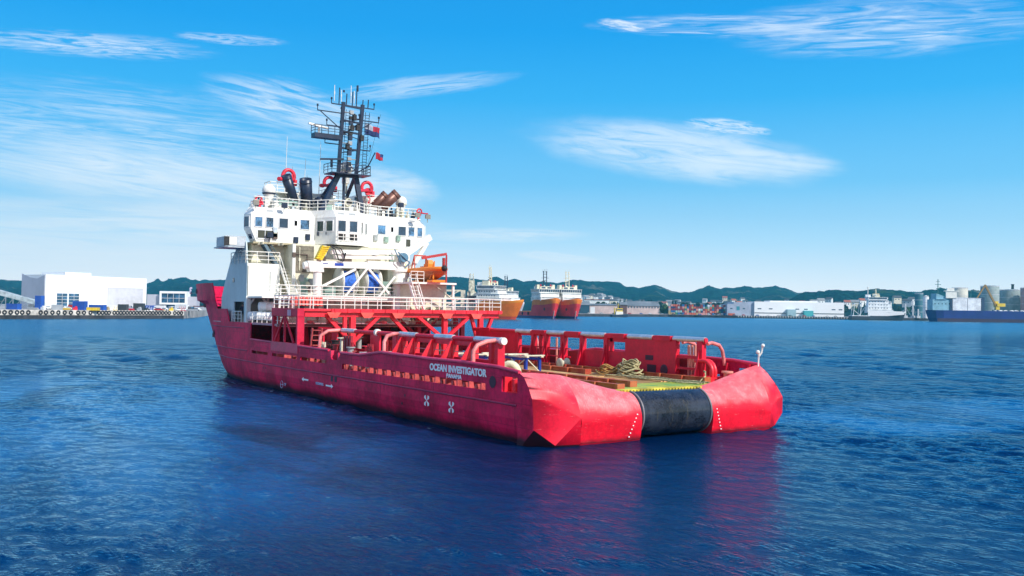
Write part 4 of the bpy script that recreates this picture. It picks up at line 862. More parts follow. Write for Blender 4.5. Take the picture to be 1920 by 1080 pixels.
for y in np.linspace(-7.8, 7.8, 9): d = MB(); d.box(47.2, 48.0, y-.04, y+.04, 12.95, 13.2); d.tube((47.5, y+.3, 12.9), (47.5, y+.3, 13.2), .06, 6); d.build('deck_bracket', CREAM, WH)
for y0, y1, z in ((8.6, 2.4, 16.75), (-3.8, -9.6, 16.75)):
    for i in range(9): y = y0+(y1-y0)*(i+.5)/9; d = MB(); h_ = rn.uniform(.3, .95); d.box(49.2, 49.7, y-.12, y+.12, 16.6, 16.6+h_); d.tube((49.4, y, 16.6+h_), (49.4, y, 16.9+h_), .09, 8); d.build(rn.choice(['vent_pipe', 'roof_locker', 'cable_post']), rn.choice([GREY, CREAM, NAVY, WHITE, SILVER]), WH)
# roof: coaming, rails, boxes
d = MB(); d.rail([(WX+.8, 8.2, 16.6), (WX+.8, 2.6, 16.6), (WX-1.7, 1.1, 16.6), (WX-1.7, -1.1, 16.6), (WX+.8, -3.8, 16.6), (WX+.8, -9.5, 16.6)], 1.0, 3, 1.1, .035); d.rail([(WX+.8, 8.2, 16.6), (53, 6.6, 16.6)], 1.0, 3, 1.4, .035); d.rail([(WX+.8, -9.5, 16.6), (54, -9.6, 16.6)], 1.0, 3, 1.4, .03); d.build('roof_railing', WHITE, WH)
RF = MB(); RF.box(51, 54.5, -6.5, 5.2, 16.6, 17.6); RF.box(51.5, 54, 3.2, 4.9, 17.6, 18.6); RF.box(51.5, 55, -1.2, 2.0, 17.6, 18.7); RF.box(51.5, 55, -6.4, -3.6, 17.6, 18.9); RF = RF.build('roof_house', WHITE, SHIP, 'white house with funnels on the wheelhouse roof')
d = MB()
for x, y, sx, sy, h_ in ((49.5, 5.4, .5, 1.3, .8), (49.6, 3.6, .5, .6, .55), (49.5, -4.4, .5, 1.2, .9), (49.4, -5.6, .4, .5, .6), (49.8, -7.4, .5, .4, .5), (49.2, 6.9, .3, .3, .7)): d.box(x-sx/2, x+sx/2, y-sy/2, y+sy/2, 16.6, 16.6+h_)
d.each('roof_locker', WHITE, WH)
d = MB(); d.box(49.2, 50.4, 3.7, 5.6, 17.0, 17.5); d.box(50.0, 51.4, -.3, .9, 16.6, 17.5); d.each('roof_equipment', mat('green_grey', (.22, .34, .30), .5), WH)
def radome(x, y, z, r, label):
    b = MB(); b.ball((0, 0, r*1.05), r, 16); b.lathe((0, 0, 0), [(r*.55, -.9), (r*.6, 0), (r*.85, r*.5)], 16); o = b.build('radome', WHITE, SHIP, label); o.location = (x, y, z)
    c = MB(); c.lathe((0, 0, 0), [(r*.88, r*.5), (r*1.02, r*.72), (r*.95, r*.75)], 16); c.tube((-.2, 0, -2.0), (-.2, 0, 0), .12, 8); c.build('mount', NAVY if y > 0 else CREAM, o); return o
radome(50, 6.35, 17.7, .66, 'white radome in a dark ring at the port side'); radome(50, -8.15, 17.75, .62, 'white radome on the starboard side of the roof'); radome(51.5, -2.4, 20.9, .72, 'white radome behind the dark mast')
# funnels
def funnel(p, q, r, m, label):
    b = MB(); b.tube(p, q, r, 20, None, False); d_ = (Vector(q)-Vector(p)).normalized()*.12; b.tube(Vector(q)-d_*3, Vector(q)-d_*2, r*1.06, 20, None, False); o = b.build('exhaust_pipe', m, SHIP, label)
    o.modifiers.new('wall', 'SOLIDIFY').thickness = -.05
    c = MB(); c.tube(Vector(q)-d_*2.4, Vector(q)-d_*2.2, r*.94, 20); c.build('bore', DARK, o)
funnel((51, 3.2, 17.2), (50.2, 4.6, 20.1), .46, NAVY, 'dark navy exhaust pipe, inner port one'); funnel((51, 2.0, 17.2), (50.0, 2.6, 19.9), .56, NAVY, 'thick dark navy exhaust pipe with open round mouth')
funnel((50.6, -4.5, 17.0), (49.6, -6.2, 19.1), .42, BRONZE, 'brown exhaust pipe nearer the mast'); funnel((50.2, -5.1, 16.9), (49.0, -7.2, 19.2), .5, BRONZE, 'thick brown exhaust pipe leaning outwards with blue mouth')
def monitor(x, y, z, s, label, flip=1):
    b = MB(); b.tube((0, 0, -1.2*s), (0, 0, 0), .22*s, 12); b.path([(.0, flip*(.2+.55*math.cos(a))*s, (.55+.6*math.sin(a))*s) for a in np.linspace(-.6, 3.9, 14)], .17*s, 12); b.tube((-.3*s, -.35*s, -.1*s), (-.3*s, .45*s, -.1*s), .10*s, 8); b.box(-.35*s, .1*s, -.5*s, -.25*s, -.3*s, .25*s); b.tube((-.4*s, 0, .3*s), (-.4*s, 0, .75*s), .08*s, 8)
    b.path([(0, flip*-.2*s, .2*s), (-.5*s, flip*.5*s, .25*s), (-1.1*s, flip*1.3*s, .1*s)], [.2*s, .17*s, .13*s], 10); b.ball((0, flip*.1*s, .25*s), .34*s, 10); b.tube((-1.1*s, flip*1.3*s, .1*s), (-1.3*s, flip*1.6*s, .06*s), .19*s, 12)
    o = b.build('fire_monitor', mat('monitor_red', (.66, .025, .05), .4, .25, 2), SHIP, label); o.location = (x, y, z)
    c = MB(); c.lathe((0, 0, 0), [(.5*s, -1.3*s), (.5*s, -1.1*s)], 12); c.build('base', WHITE, o); return o
monitor(51.5, 3.6, 19.6, 1.1, 'big red fire monitor at the port side of the roof'); monitor(52.0, -1.0, 19.4, 1.05, 'big red fire monitor beside the mast'); monitor(51.0, -4.8, 19.1, 1.05, 'big red fire monitor at the starboard side of the mast', 1)
monitor(48.9, 7.6, 17.0, .55, 'small red fire monitor at the port corner'); monitor(48.8, -9.6, 17.1, .5, 'small red fire monitor at the starboard corner', -1)
for y, x, z, w_ in ((4.6, 51.2, 18.45, 1.5), (-1.0, 51.8, 18.2, 1.1), (-5.6, 50.8, 17.9, 1.1)):
    b = MB(); b.box(x-.8, x+.8, y-w_, y+w_, z-.08, z); b.rail([(x-.8, y-w_, z), (x-.8, y+w_, z), (x+.8, y+w_, z)], .95, 3, .7, .03)
    for s_ in (-1, 1): b.tube((x-.7, y+s_*(w_-.1), 16.6), (x-.7, y+s_*(w_-.1), z), .06, 6); b.tube((x-.7, y+s_*(w_-.1), 16.8), (x-.7, y-s_*(w_-.1), z-.1), .035, 5)
    b.build('monitor_platform', WHITE, RF)
b = MB(); b.lathe((50.2, -2.1, 17.9), [(.42, -.3), (.48, .1), (.3, .12)], 16, 'x'); b.build('searchlight', CREAM, RF); b = MB(); b.lathe((49.85, -2.1, 17.9), [(.28, -.02), (.30, .02)], 16, 'x'); b.build('lens', DARK, RF)
b = MB(); b.lathe((50.4, .9, 17.8), [(.3, -.5), (.55, -.2), (.5, .3), (.2, .45)], 14); b.build('air_intake', NAVY, RF)
for k in range(7): b = MB(); y = 3.0-k*1.25; b.tube((50.7, y, 16.6), (50.7, y, 18.4), .05, 5); b.tube((50.7, y-.5, 18.0+.1*(k % 3)), (50.7, y+.5, 18.0), .04, 5); b.box(50.55, 50.8, y-.15, y+.15, 18.3, 18.6); b.build('antenna_post', [WHITE, GREY, NAVY][k % 3], RF)
# whip aerials, floodlights
for k, (y, z0, z1, x) in enumerate(((4.0, 17, 24.3, 52), (1.0, 17, 20.9, 54), (2.0, 17.5, 22.2, 52), (.8, 17, 24, 51), (3.0, 18, 21.5, 53))):
    b = MB(); b.tube((x, y, z0), (x-.15, y-.1, z1), .05, 6, .02); b.build('whip_aerial', WHITE, SHIP)
for k, (x, y, z) in enumerate(((47.8, 8.4, 16.6), (47.8, 5.6, 16.5), (47.9, -7.0, 17.5), (47.9, -10.2, 16.5), (47.7, 2.0, 14.0), (46.8, 1.5, 14.1), (47.2, -8.6, 16.5), (47.7, 7.0, 13.6))):
    b = MB(); b.box(-.16, .10, -.24, .24, .1, .5); b.box(-.2, -.16, -.28, .28, .06, .54); b.tube((0, 0, -.3), (0, 0, .1), .04, 6); o = b.build('floodlight', NAVY if k % 3 else mat('lamp_grey', (.25, .24, .20)), SHIP); o.location = (x, y, z)

# ------------------------------------------------------------------ mast
mx = 49.4
MAST = MB()
for y0, y1, yt in ((1.0, -1.0, -1.18), (-3.6, -2.95, -3.3)):
    MAST.beam((mx-.4, y0, 16.6), (mx, y1, 20.5), .34, .5); MAST.beam((mx, y1, 20.4), (mx-.6, yt, 27.9), .26, .34); MAST.beam((mx+3, y0*.7, 16.6), (mx+.3, y1, 20.5), .24, .3)
MAST.beam((mx, -.9, 20.5), (mx, -3.1, 20.6), .5, .4); MAST.beam((mx+.6, -1.9, 16.8), (mx+.6, -1.9, 20.5), .18, .22)
def mz(z): return mx-.6*(z-20.4)/7.5
for z in (23.3, 25.0, 26.1, 27.6): MAST.beam((mz(z), -1.0, z), (mz(z), -3.2, z-.12), .16, .18)
MAST.beam((mz(24), -1.0, 24.4), (mz(25), -3.1, 26), .14, .16)
MAST = MAST.build('mast', NAVY, SHIP, 'dark navy twin-legged mast carrying aerials')
b = MB()
def yard(z, y0, y1, stub=True):
    b.beam((mz(z), y0, z), (mz(z), y1, z), .09, .10)
    if stub:
        for y in (y0, y1): b.tube((mz(z), y, z), (mz(z), y, z+.45), .045, 6); b.tube((mz(z), y, z+.42), (mz(z), y, z+.62), .10, 8)
yard(27.6, 0.1, -4.6); yard(26.75, 1.55, -1.0); yard(26.3, -3.0, -5.2); yard(25.4, .5, -1.0); yard(23.3, -3.0, -4.4); yard(23.6, .6, -1)
b.beam((mz(26), 1.2, 26.7), (mz(26), -.9, 25.2), .08, .08); b.beam((mz(26), -4.4, 26.2), (mz(26), -3.2, 25.4), .07, .07)
for y, h_ in ((-.7, 1.7), (-1.5, 1.2), (-2.15, 1.5), (-2.6, 2.2), (-3.3, .8), (-3.9, .9)): b.tube((mz(27.6), y, 27.6), (mz(27.6), y-.05, 27.6+h_), .06, 6)
for y in (-2.7, -1.2): b.tube((mz(28), y, 29.2 if y < -2 else 28.9), (mz(28), y, 29.8 if y < -2 else 29.1), .11, 8)
b.each('yard', NAVY, MAST)
b = MB()
for y in (-1.6, -3.75):
    for s_ in (-.22, .22): b.tube((mx-.1, y+s_, 20.8), (mz(27), y+s_-.15, 27.2), .03, 5)
    for i in range(22): z = 21+i*.28; b.tube((mz(z), y-.22-.02*i/3, z), (mz(z), y+.22-.02*i/3, z), .022, 4)
    for i in range(7): z = 22+i*.8; b.path([(mz(z)+.05-.5*math.sin(a), y+.4*math.cos(a), z) for a in np.linspace(0, PI, 6)], .02, 4)
b.build('ladder', NAVY, MAST)
b = MB(); b.box(mz(24.5)-.5, mz(24.5)+.5, -.9, 1.9, 24.0, 24.45); b.rail([(mz(24.5)-.5, -.9, 24.45), (mz(24.5)-.5, 1.9, 24.45), (mz(24.5)+.5, 1.9, 24.45)], .8, 3, .7, .03); b.build('radar_platform', NAVY, MAST)
b = MB(); b.beam((mz(25), 2.4, 25.35), (mz(25), .3, 25.05), .22, .18); b.tube((mz(25), 1.3, 24.5), (mz(25), 1.3, 25.1), .14, 8); b.build('radar_scanner', WHITE, MAST, 'white radar scanner bar')
b = MB(); b.beam((mx-.4, 1.1, 21.9), (mx-.6, -1.3, 22.1), .24, .16); b.tube((mx-.4, -.1, 21.2), (mx-.4, -.1, 21.9), .14, 8); b.build('radar_scanner', NAVY, MAST, 'dark radar scanner bar low on the mast')
b = MB(); b.box(mx-1.2, mx+.8, -4.1, .2, 20.55, 20.65); b.rail([(mx-1.2, .2, 20.65), (mx-1.2, -4.0, 20.65), (mx+.6, -4.1, 20.65)], .9, 3, .8, .03); b.rail([(mx-1.2, .2, 20.65), (mx+.6, .3, 20.65)], .9, 3, .8, .03)
b.path([(mx-.9, -1.3, 20.7), (mx-1, -2.2, 20.9), (mx-.9, -2.9, 21.8)], .06, 6); b.build('mast_platform', NAVY, MAST)
for y, z in ((-2.4, 26.4), (-3.3, 24.4), (-1.8, 23.4), (-2.2, 25.3), (-2.8, 25.4)):
    b = MB(); b.box(-.18, .18, -.18, .18, -.2, .35); b.tube((0, 0, .35), (0, 0, .45), .1, 8); o = b.build('signal_lamp', BLACK, MAST); o.location = (mz(z)-.15, y, z)
for y, h_ in ((-.95, 1.2), (-2.0, 1.8), (-2.35, 1.3), (-.2, 1.6)):
    b = MB(); b.tube((0, 0, 0), (0, 0, h_), .035, 6); b.tube((0, 0, h_*.4), (0, 0, h_*.6), .06, 6); o = b.build('whip_aerial', WHITE, MAST); o.location = (mz(27.6), y, 27.9)
b = MB(); b.path([(mx-.2, -3.0, 20.9), (mx-.5, -4.1, 21.7), (mx-.8, -4.7, 23.1)], .07, 6); b.build('flag_gaff', NAVY, MAST)
def flag(x, y, z, w_, h_, quads, label):
    b = MB(); nx, nz = 14, 8; vs = []
    for j in range(nz+1):
        for i in range(nx+1):
            t = i/nx; vs.append((x+.18*math.sin(t*7+j*.25)*t, y-w_*t, z+h_*j/nz-.22*h_*t*t+.06*math.sin(t*9)))
    b.add(vs, [(j*(nx+1)+i, j*(nx+1)+i+1, (j+1)*(nx+1)+i+1, (j+1)*(nx+1)+i) for j in range(nz) for i in range(nx)], True)
    me_o = b.build('flag', quads[0], None, fixn=False)
    for q in quads[1:]: me_o.data.materials.append(q)
    for k, p in enumerate(me_o.data.polygons):
        i, j = k % nx, k//nx
        me_o.data.materials
        p.material_index = (0 if i < nx/2 else 1) if j < nz/2 else (2 if i < nx/2 else 3)
    me_o.modifiers.new('cloth', 'SOLIDIFY').thickness = .01
    return tag(me_o, label, 'flag')
FB, FR, FW = mat('flag_blue', (.01, .03, .12), .8), mat('flag_red', (.35, .01, .03), .8), mat('flag_white', (.30, .34, .42), .8)
flag(mz(25), -3.35, 24.9, 1.7, 1.1, [FB, FB, FW, FR], 'dark blue and red flag flying from the right of the mast')
flag(mx-.8, -4.4, 22.4, .9, .7, [FR, FR, FR, FB], 'small dark red flag on the slanting gaff below the big flag')
b = MB(); b.tube((mz(27), -5.4, 27.2), (mx-.5, -3.9, 21.2), .015, 4); b.build('halyard', NAVY, MAST)
rn = random.Random(9)
for k in range(12):
    z = 21.2+k*.52; y0, y1 = (-1.05, -3.15) if k % 2 else (-3.15, -1.05)
    b = MB(); b.tube((mz(z), y0, z), (mz(z+.5), y1 if k % 3 == 0 else (y0+y1)/2, z+(.5 if k % 3 == 0 else .0)), .05, 5); b.box(mz(z)-.15, mz(z)+.15, (y0+y1)/2-.2, (y0+y1)/2+.2, z-.15, z+.15+rn.random()*.2); b.build('mast_fitting', [NAVY, BLACK, GREY][k % 3], MAST)
MAST.location = (0, .38, 0)

# ------------------------------------------------------------------ cranes, winches and boat
b = MB(); b.tube((44.3, 3.5, 8.0), (44.3, 3.5, 10.4), .42, 16); b.tube((44.3, 3.5, 10.4), (44.3, 3.5, 10.6), .5, 16); b.hexa([(43.9, 3.0, 10.4), (44.7, 3.0, 10.4), (44.7, 4.4, 10.4), (43.9, 4.4, 10.4), (43.9, 3.2, 11.5), (44.7, 3.2, 11.5), (44.7, 4.6, 11.3), (43.9, 4.6, 11.3)])
CR = b.build('deck_crane', WHITE, SHIP, 'white crane on the port pedestal, boom stowed across')
b = MB(); b.beam((44.3, 4.6, 11.1), (44.3, -1.5, 11.2), .6, .62); b.beam((44.3, -1.5, 11.25), (44.3, -5.6, 11.25), .7, .8); b.tube((44.3, 4.9, 10.95), (44.3, 4.55, 11.0), .34, 12); b.build('boom', WHITE, CR)
b = MB(); b.box(43.97, 43.99, 1.0, 1.9, 11.05, 11.3); b.box(43.97, 43.99, 2.6, 3.9, 11.2, 11.26); b.each('boom_plate', BLUE, CR)
b = MB(); b.beam((44.1, 3.2, 9.0), (44.1, -.3, 10.8), .2, .22); b.beam((43.8, .9, 8.1), (43.8, -1.4, 10.9), .16, .18); b.beam((43.8, -1.5, 10.9), (43.9, -4.0, 8.3), .18, .2); b.beam((43.8, -2.6, 8.1), (43.8, -4.4, 10.2), .16, .18); b.build('stay', WHITE, CR)
b = MB(); b.tube((44.2, -5.5, 11.6), (44.2, -5.7, 10.9), .25, 8); b.build('hook_end', YELLOW, CR)
b = MB(); b.tube((44.5, -5.3, 6.4), (44.5, -5.3, 10.7), .78, 18); b.tube((44.5, -5.3, 10.7), (44.5, -5.3, 11.0), .95, 18); b.box(44.0, 45.0, -6.1, -4.8, 11.0, 12.9)
C2 = b.build('knuckle_crane', WHITE, SHIP, 'white knuckle crane on the starboard pedestal, boom resting high across')
b = MB(); b.beam((44.2, -4.9, 12.6), (44.2, 2.2, 12.35), .42, .42); b.beam((44.2, -4.4, 12.05), (44.2, 1.9, 11.9), .34, .34); b.beam((43.95, -2.6, 12.3), (43.95, 1.6, 12.2), .1, .12); b.build('boom', WHITE, C2)
b = MB(); b.beam((44.2, -5.2, 12.2), (44.8, -8.8, 14.4), .5, .6); b.beam((44.2, -5.6, 9.9), (44.7, -8.4, 13.8), .36, .4); b.build('boat_davit', WHITE, C2)
b = MB(); b.lathe((43.6, -5.2, 12.1), [(.45, -.2), (.5, .2)], 16, 'x'); b.path([(43.6, -4.6, 12.6), (43.3, -5.0, 12.2), (43.4, -5.8, 11.6), (43.6, -5.4, 11.1)], .08, 6); b.path([(43.6, -4.2, 12.9), (43.3, -4.5, 12.0), (43.5, -4.9, 11.4)], .06, 6); b.each('hydraulics', mat('hose_blue_grey', (.10, .22, .32), .4), C2)
b = MB(); b.path([(44.0, 2.4, 12.9), (43.8, 2.0, 12.6), (43.8, 1.6, 11.6), (43.8, 1.1, 11.5), (43.8, .9, 12.3)], .07, 6); b.path([(44.0, 2.2, 12.9), (43.8, 1.4, 12.7), (43.8, 1.0, 12.0)], .06, 6); b.build('hose_loop', BLACK, C2)
b = MB(); b.hexa([(43.7, 3.9, 11.6), (44.2, 3.9, 11.6), (44.2, 3.3, 11.5), (43.7, 3.3, 11.5), (43.7, 3.3, 12.9), (44.2, 3.3, 12.9), (44.2, 2.6, 12.7), (43.7, 2.6, 12.7)])
for i in range(7): t = i/6; b.box(43.62, 44.25, 2.65+(1-t)*.9-.1, 3.3+(1-t)*.6, 11.65+t*1.1, 11.72+t*1.1)
b.build('crane_grab', YELLOW, C2, 'yellow ribbed end piece of the high crane boom')
b = MB(); b.tube((44.5, -5.3, 2.6), (44.5, -5.3, 6.5), .78, 18); b.build('pedestal', CREAM, C2)
for y, m_ in ((.2, BLUEROPE), (-2.3, BLUEROPE)):
    b = MB(); b.lathe((45.2, y, 9.6), [(.4, -.85), (1.35, -.8), (1.35, -.68), (.3, -.66), (.3, .66), (1.35, .68), (1.35, .8), (.4, .85)], 24, 'y'); o = b.build('storage_reel', mat('reel_cream', (.70, .72, .62), .5), SHIP)
    c = MB(); c.lathe((45.2, y, 9.6), [(.95, -.66)]+[(1.0+.05*(k % 2), -.62+k*.1) for k in range(13)]+[(.95, .66)], 24, 'y'); c.build('wound_rope', m_, o)
b = MB(); b.box(44.4, 46, -4.3, -3.4, 8.05, 9.7); b.box(44.6, 46, 1.5, 2.6, 8.05, 9.0); b.each('hydraulic_cabinet', mat('green_grey', (.22, .34, .30)), SHIP)
b = MB()
for k in range(9): b.box(43.2, 43.5, 6.2-.35*k, 6.4-.35*k, 7.2, 8.0)
b.build('red_white_panel', MATS['gusset_paint'], SHIP)
# starboard boat platform
b = MB(); b.box(40.0, 46.6, -9.2, -4.2, 9.45, 9.62); b.box(40.2, 40.4, -9.1, -8.9, 2.6, 9.45); BP = b.build('boat_platform', WHITE, SHIP)
b = MB(); b.box(41.6, 46.6, -9.0, -5.0, 5.5, 9.45); b.prism([(-9.2, 8.0), (-9.2, 7.8), (-6.9, 9.4), (-6.6, 9.45)], 40.2, 40.4, 'x'); b.build('platform_house', CREAM, BP)
b = MB(); stair(b, (38.9, -4.6, 7.0), (40.5, -4.6, 9.5), .7, 7, 'x'); b.rail([(40.1, -4.2, 9.62), (40.1, -5.6, 9.62)], 1, 3, .7, .03); b.build('platform_stair', WHITE, BP)
for k in range(30):                                    # anchor chain and gear piled behind the gantry on the starboard side
    pass
b = MB(); rn = random.Random(21)
for k in range(5): b.path([(40.6+.3*k, -4.5-.33*i, 6.0+.28*math.sin(i*1.9+k*2)+k*.32) for i in range(14)], .13, 6)
b.build('chain_stack', mat('chain_black', (.03, .028, .022), .6, .6, 3, col2=(.35, .33, .22)), SHIP)
b = MB(); b.box(40.5, 42.2, -9.1, -4.4, 5.4, 5.8); b.box(40.4, 40.5, -9, -4.2, 5.5, 5.9); b.build('chain_bed', CREAM, SHIP)
def boat():
    t = thing('rescue_boat', 'orange rescue boat with black bow tip on the white starboard platform', 'boat', (41.2, -6.9, 9.75), 0)
    L = 5.4; b = MB(); n = 14; prof = []
    for i in range(n+1):
        s_ = i/n; x = L/2-s_*L; w_ = 1.05*(1-max(0, (s_-.45)/.55)**2.4)**.7+.02; kz = .0+.75*max(0, (s_-.55)/.45)**2; prof.append([(x, -w_, 1.0+.12*s_), (x, -w_*.8, .5+kz*.4), (x, 0, kz), (x, w_*.8, .5+kz*.4), (x, w_, 1.0+.12*s_)])
    b.add([p for r_ in prof for p in r_], [(i*5+j, i*5+j+1, (i+1)*5+j+1, (i+1)*5+j) for i in range(n) for j in range(4)], True); b.add(prof[0], [(0, 1, 2, 3, 4)])
    b.box(-1.8, 2.4, -.8, .8, .6, .7); b.build('hull', mat('boat_brown_orange', (.45, .13, .03), .5, .15, 1), t)
    for s_ in (1, -1):
        c = MB(); c.path([(x[0][0], s_*(abs(x[0][1])-.05), 1.08+.1*i/n) for i, x in enumerate(prof)], .21, 10); c.build('fender_tube', ORANGE, t)
    c = MB(); c.ball((-L/2-.05, 0, 1.2), .3, 10); c.build('bow_cap', BLACK, t)
    c = MB(); c.box(-.2, .7, -.35, .35, .7, 1.7); c.hexa([(-.2, -.3, 1.7), (.5, -.3, 1.7), (.5, .3, 1.7), (-.2, .3, 1.7), (-.0, -.25, 2.1), (.4, -.25, 2.1), (.4, .25, 2.1), (-.0, .25, 2.1)]); c.box(1.0, 1.5, -.3, .3, .7, 1.5); c.build('console', ORANGE, t)
    c = MB()
    for y in (-.8, .8): c.beam((1.7, y, 1.0), (2.1, y*.8, 2.6), .09, .09); c.beam((2.5, y, 1.0), (2.1, y*.8, 2.6), .09, .09)
    c.beam((2.1, -.65, 2.6), (2.1, .65, 2.6), .12, .12); c.build('roll_frame', mat('frame_red', (.6, .06, .02), .4), t)
    c = MB(); c.beam((-1.2, .7, .2), (-1.5, .4, 1.9), .12, .1); c.beam((-1.9, .7, .2), (-1.5, .4, 1.9), .12, .1); c.box(-2.1, -1.0, -.5, .9, -.12, .1); c.box(1.0, 2.1, -.5, .9, -.12, .1); c.each('cradle', ORANGE, t)
    return t
boat()
b = MB(); b.tube((41.0, -8.6, 9.6), (41.0, -8.6, 12.4), .09, 8); b.beam((41.0, -8.6, 12.5), (41.3, -6.0, 12.0), .2, .26); b.tube((41.0, -8.3, 11.2), (41.0, -8.3, 12.1), .16, 8); b.build('boat_davit', mat('davit_red', (.42, .03, .03), .45), BP)

# rafts, people
def raft(x, y, z, label):
    b = MB(); b.lathe((0, 0, 0), [(.12, -.78), (.40, -.72), (.46, -.6), (.46, -.05), (.48, -.03), (.48, .03), (.46, .05), (.46, .6), (.40, .72), (.12, .78)], 18, 'x')
    for k in (-.45, .45): b.lathe((k, 0, 0), [(.465, -.03), (.485, -.02), (.485, .02), (.465, .03)], 18, 'x')
    o = tag(b.build('life_raft', mat('raft_white', (.78, .80, .80), .35, .05, 1)), label, 'raft', 'life raft canisters', (x, y, z), R(62)); return o
raft(46.0, 8.75, 6.12, 'white life raft canister, lowest and nearest the bow, on the side deck'); raft(44.9, 8.3, 6.12, 'white life raft canister, lower right one of three'); raft(45.6, 7.9, 7.05, 'white life raft canister on top of the other two')
b = MB(); b.box(44.2, 46.8, 7.8, 9.2, 5.56, 5.68)
for x in (44.5, 45.4, 46.4): b.box(x-.05, x+.05, 7.9, 9.1, 5.6, 5.85)
b.box(45.0, 46.2, 7.4, 8.3, 6.5, 6.58); b.box(45.55, 45.65, 7.5, 7.6, 5.6, 6.5); b.build('raft_cradle', BLACK, SHIP)
def person(x, y, z, rz, top, bottom, head, label, bend=0.0):
    t = None; bm = bmesh.new()
    J = {'pel': (0, 0, .95, .15), 'sp': (0, .02, 1.2, .15), 'ch': (0, 0, 1.4, .17), 'nk': (0, 0, 1.53, .065), 'hd': (0, .02, 1.66, .10), 'tp': (0, .01, 1.78, .075),
         'sl': (.19, 0, 1.44, .07), 'el': (.25, .03, 1.15, .05), 'wl': (.24, .14, .92, .036), 'fl': (.24, .18, .82, .04), 'sr': (-.19, 0, 1.44, .07), 'er': (-.26, .06, 1.17, .05), 'wr': (-.2, .24, 1.02, .036), 'fr': (-.18, .31, .98, .04),
         'hl': (.10, 0, .88, .10), 'kl': (.11, .03, .48, .07), 'al': (.11, -.01, .09, .05), 'tl': (.12, .15, .04, .045), 'hr': (-.10, 0, .88, .10), 'kr': (-.12, .0, .48, .07), 'ar': (-.13, -.04, .09, .05), 'tr': (-.14, .12, .04, .045)}
    K = list(J); vs = [J[k][:3] for k in K]; E_ = [('pel', 'sp'), ('sp', 'ch'), ('ch', 'nk'), ('nk', 'hd'), ('hd', 'tp'), ('ch', 'sl'), ('sl', 'el'), ('el', 'wl'), ('wl', 'fl'), ('ch', 'sr'), ('sr', 'er'), ('er', 'wr'), ('wr', 'fr'), ('pel', 'hl'), ('hl', 'kl'), ('kl', 'al'), ('al', 'tl'), ('pel', 'hr'), ('hr', 'kr'), ('kr', 'ar'), ('ar', 'tr')]
    me = bpy.data.meshes.new('person'); me.from_pydata(vs, [(K.index(a), K.index(b_)) for a, b_ in E_], [])
    o = bpy.data.objects.new('person', me); COL.objects.link(o); sk = o.modifiers.new('skin', 'SKIN'); sk.use_smooth_shade = True
    for k, v in zip(K, me.skin_vertices[0].data): v.radius = (J[k][3], J[k][3]*.85)
    me.skin_vertices[0].data[0].use_root = True
    o.modifiers.new('sub', 'SUBSURF').levels = 1; o.modifiers['sub'].render_levels = 1
    dg = bpy.context.evaluated_depsgraph_get(); m2 = bpy.data.meshes.new_from_object(o.evaluated_get(dg)); bpy.data.objects.remove(o)
    o = bpy.data.objects.new('person', m2); COL.objects.link(o); m2.materials.clear()
    for q in (top, bottom, mat('skin', (.45, .22, .15), .6), head, BLACK): m2.materials.append(q)
    for p in m2.polygons:
        c = p.center; p.material_index = 4 if c.z < .1 else (1 if c.z < .93 else (0 if c.z < 1.5 else (2 if c.z < 1.68 else 3)))
        if c.z < 1.08 and abs(c.x) > .17 and c.y > .1: p.material_index = 2
    return tag(o, label, 'person', None, (x, y, z), rz)
person(50.6, 8.5, 5.56, R(60), mat('dark_jacket', (.02, .025, .05), .8), mat('dark_trousers', (.015, .015, .025), .8), mat('dark_cap', (.02, .02, .03)), 'person in dark clothes standing in the port doorway of the ship')
person(47.2, 7.75, 5.56, R(70), mat('hi_vis_green', (.35, .75, .03), .7), mat('dark_trousers', (.015, .015, .025)), mat('helmet_green', (.15, .45, .05)), 'person in bright green work jacket and helmet behind the white life rafts')

# ------------------------------------------------------------------ the shores
def hor(u): return 565.4+.01432*u
def hz(u, v, Z): return 7.175+(hor(u)-v)*Z/F          # height seen at row v, at depth Z
def fmat(name, color, **k): return mat(name, color, k.pop('rough', .7), k.pop('var', .1), k.pop('scale', .05), **k)
HILLM = bpy.data.materials.new('wooded_hill'); HILLM.use_nodes = True
def hillmat():
    nt = HILLM.node_tree; h = G(nt); b = nt.nodes['Principled BSDF']; co = h.n('ShaderNodeTexCoord').outputs['Object']
    trees = h.noise(co, .045, 6, .7); patch = h.noise(co, .006, 5, .6, .6)
    c = h.mix(h.step(trees, .38, .62), (.0005, .014, .030), (.010, .075, .065))  # distance haze put into the tree colours as extra blue
    c = h.mix(h.step(patch, .58, .66), c, (.16, .17, .14)); c = h.mix(h.step(h.noise(co, .011, 4), .60, .72), c, (.05, .10, .03))
    h.put(b.inputs['Base Color'], c); b.inputs['Roughness'].default_value = .95; b.inputs['Specular IOR Level'].default_value = .1
    bn = h.n('ShaderNodeBump'); h.put(bn.inputs['Height'], trees); bn.inputs['Distance'].default_value = 40; bn.inputs['Strength'].default_value = 1; h.put(b.inputs['Normal'], bn.outputs[0])
hillmat()
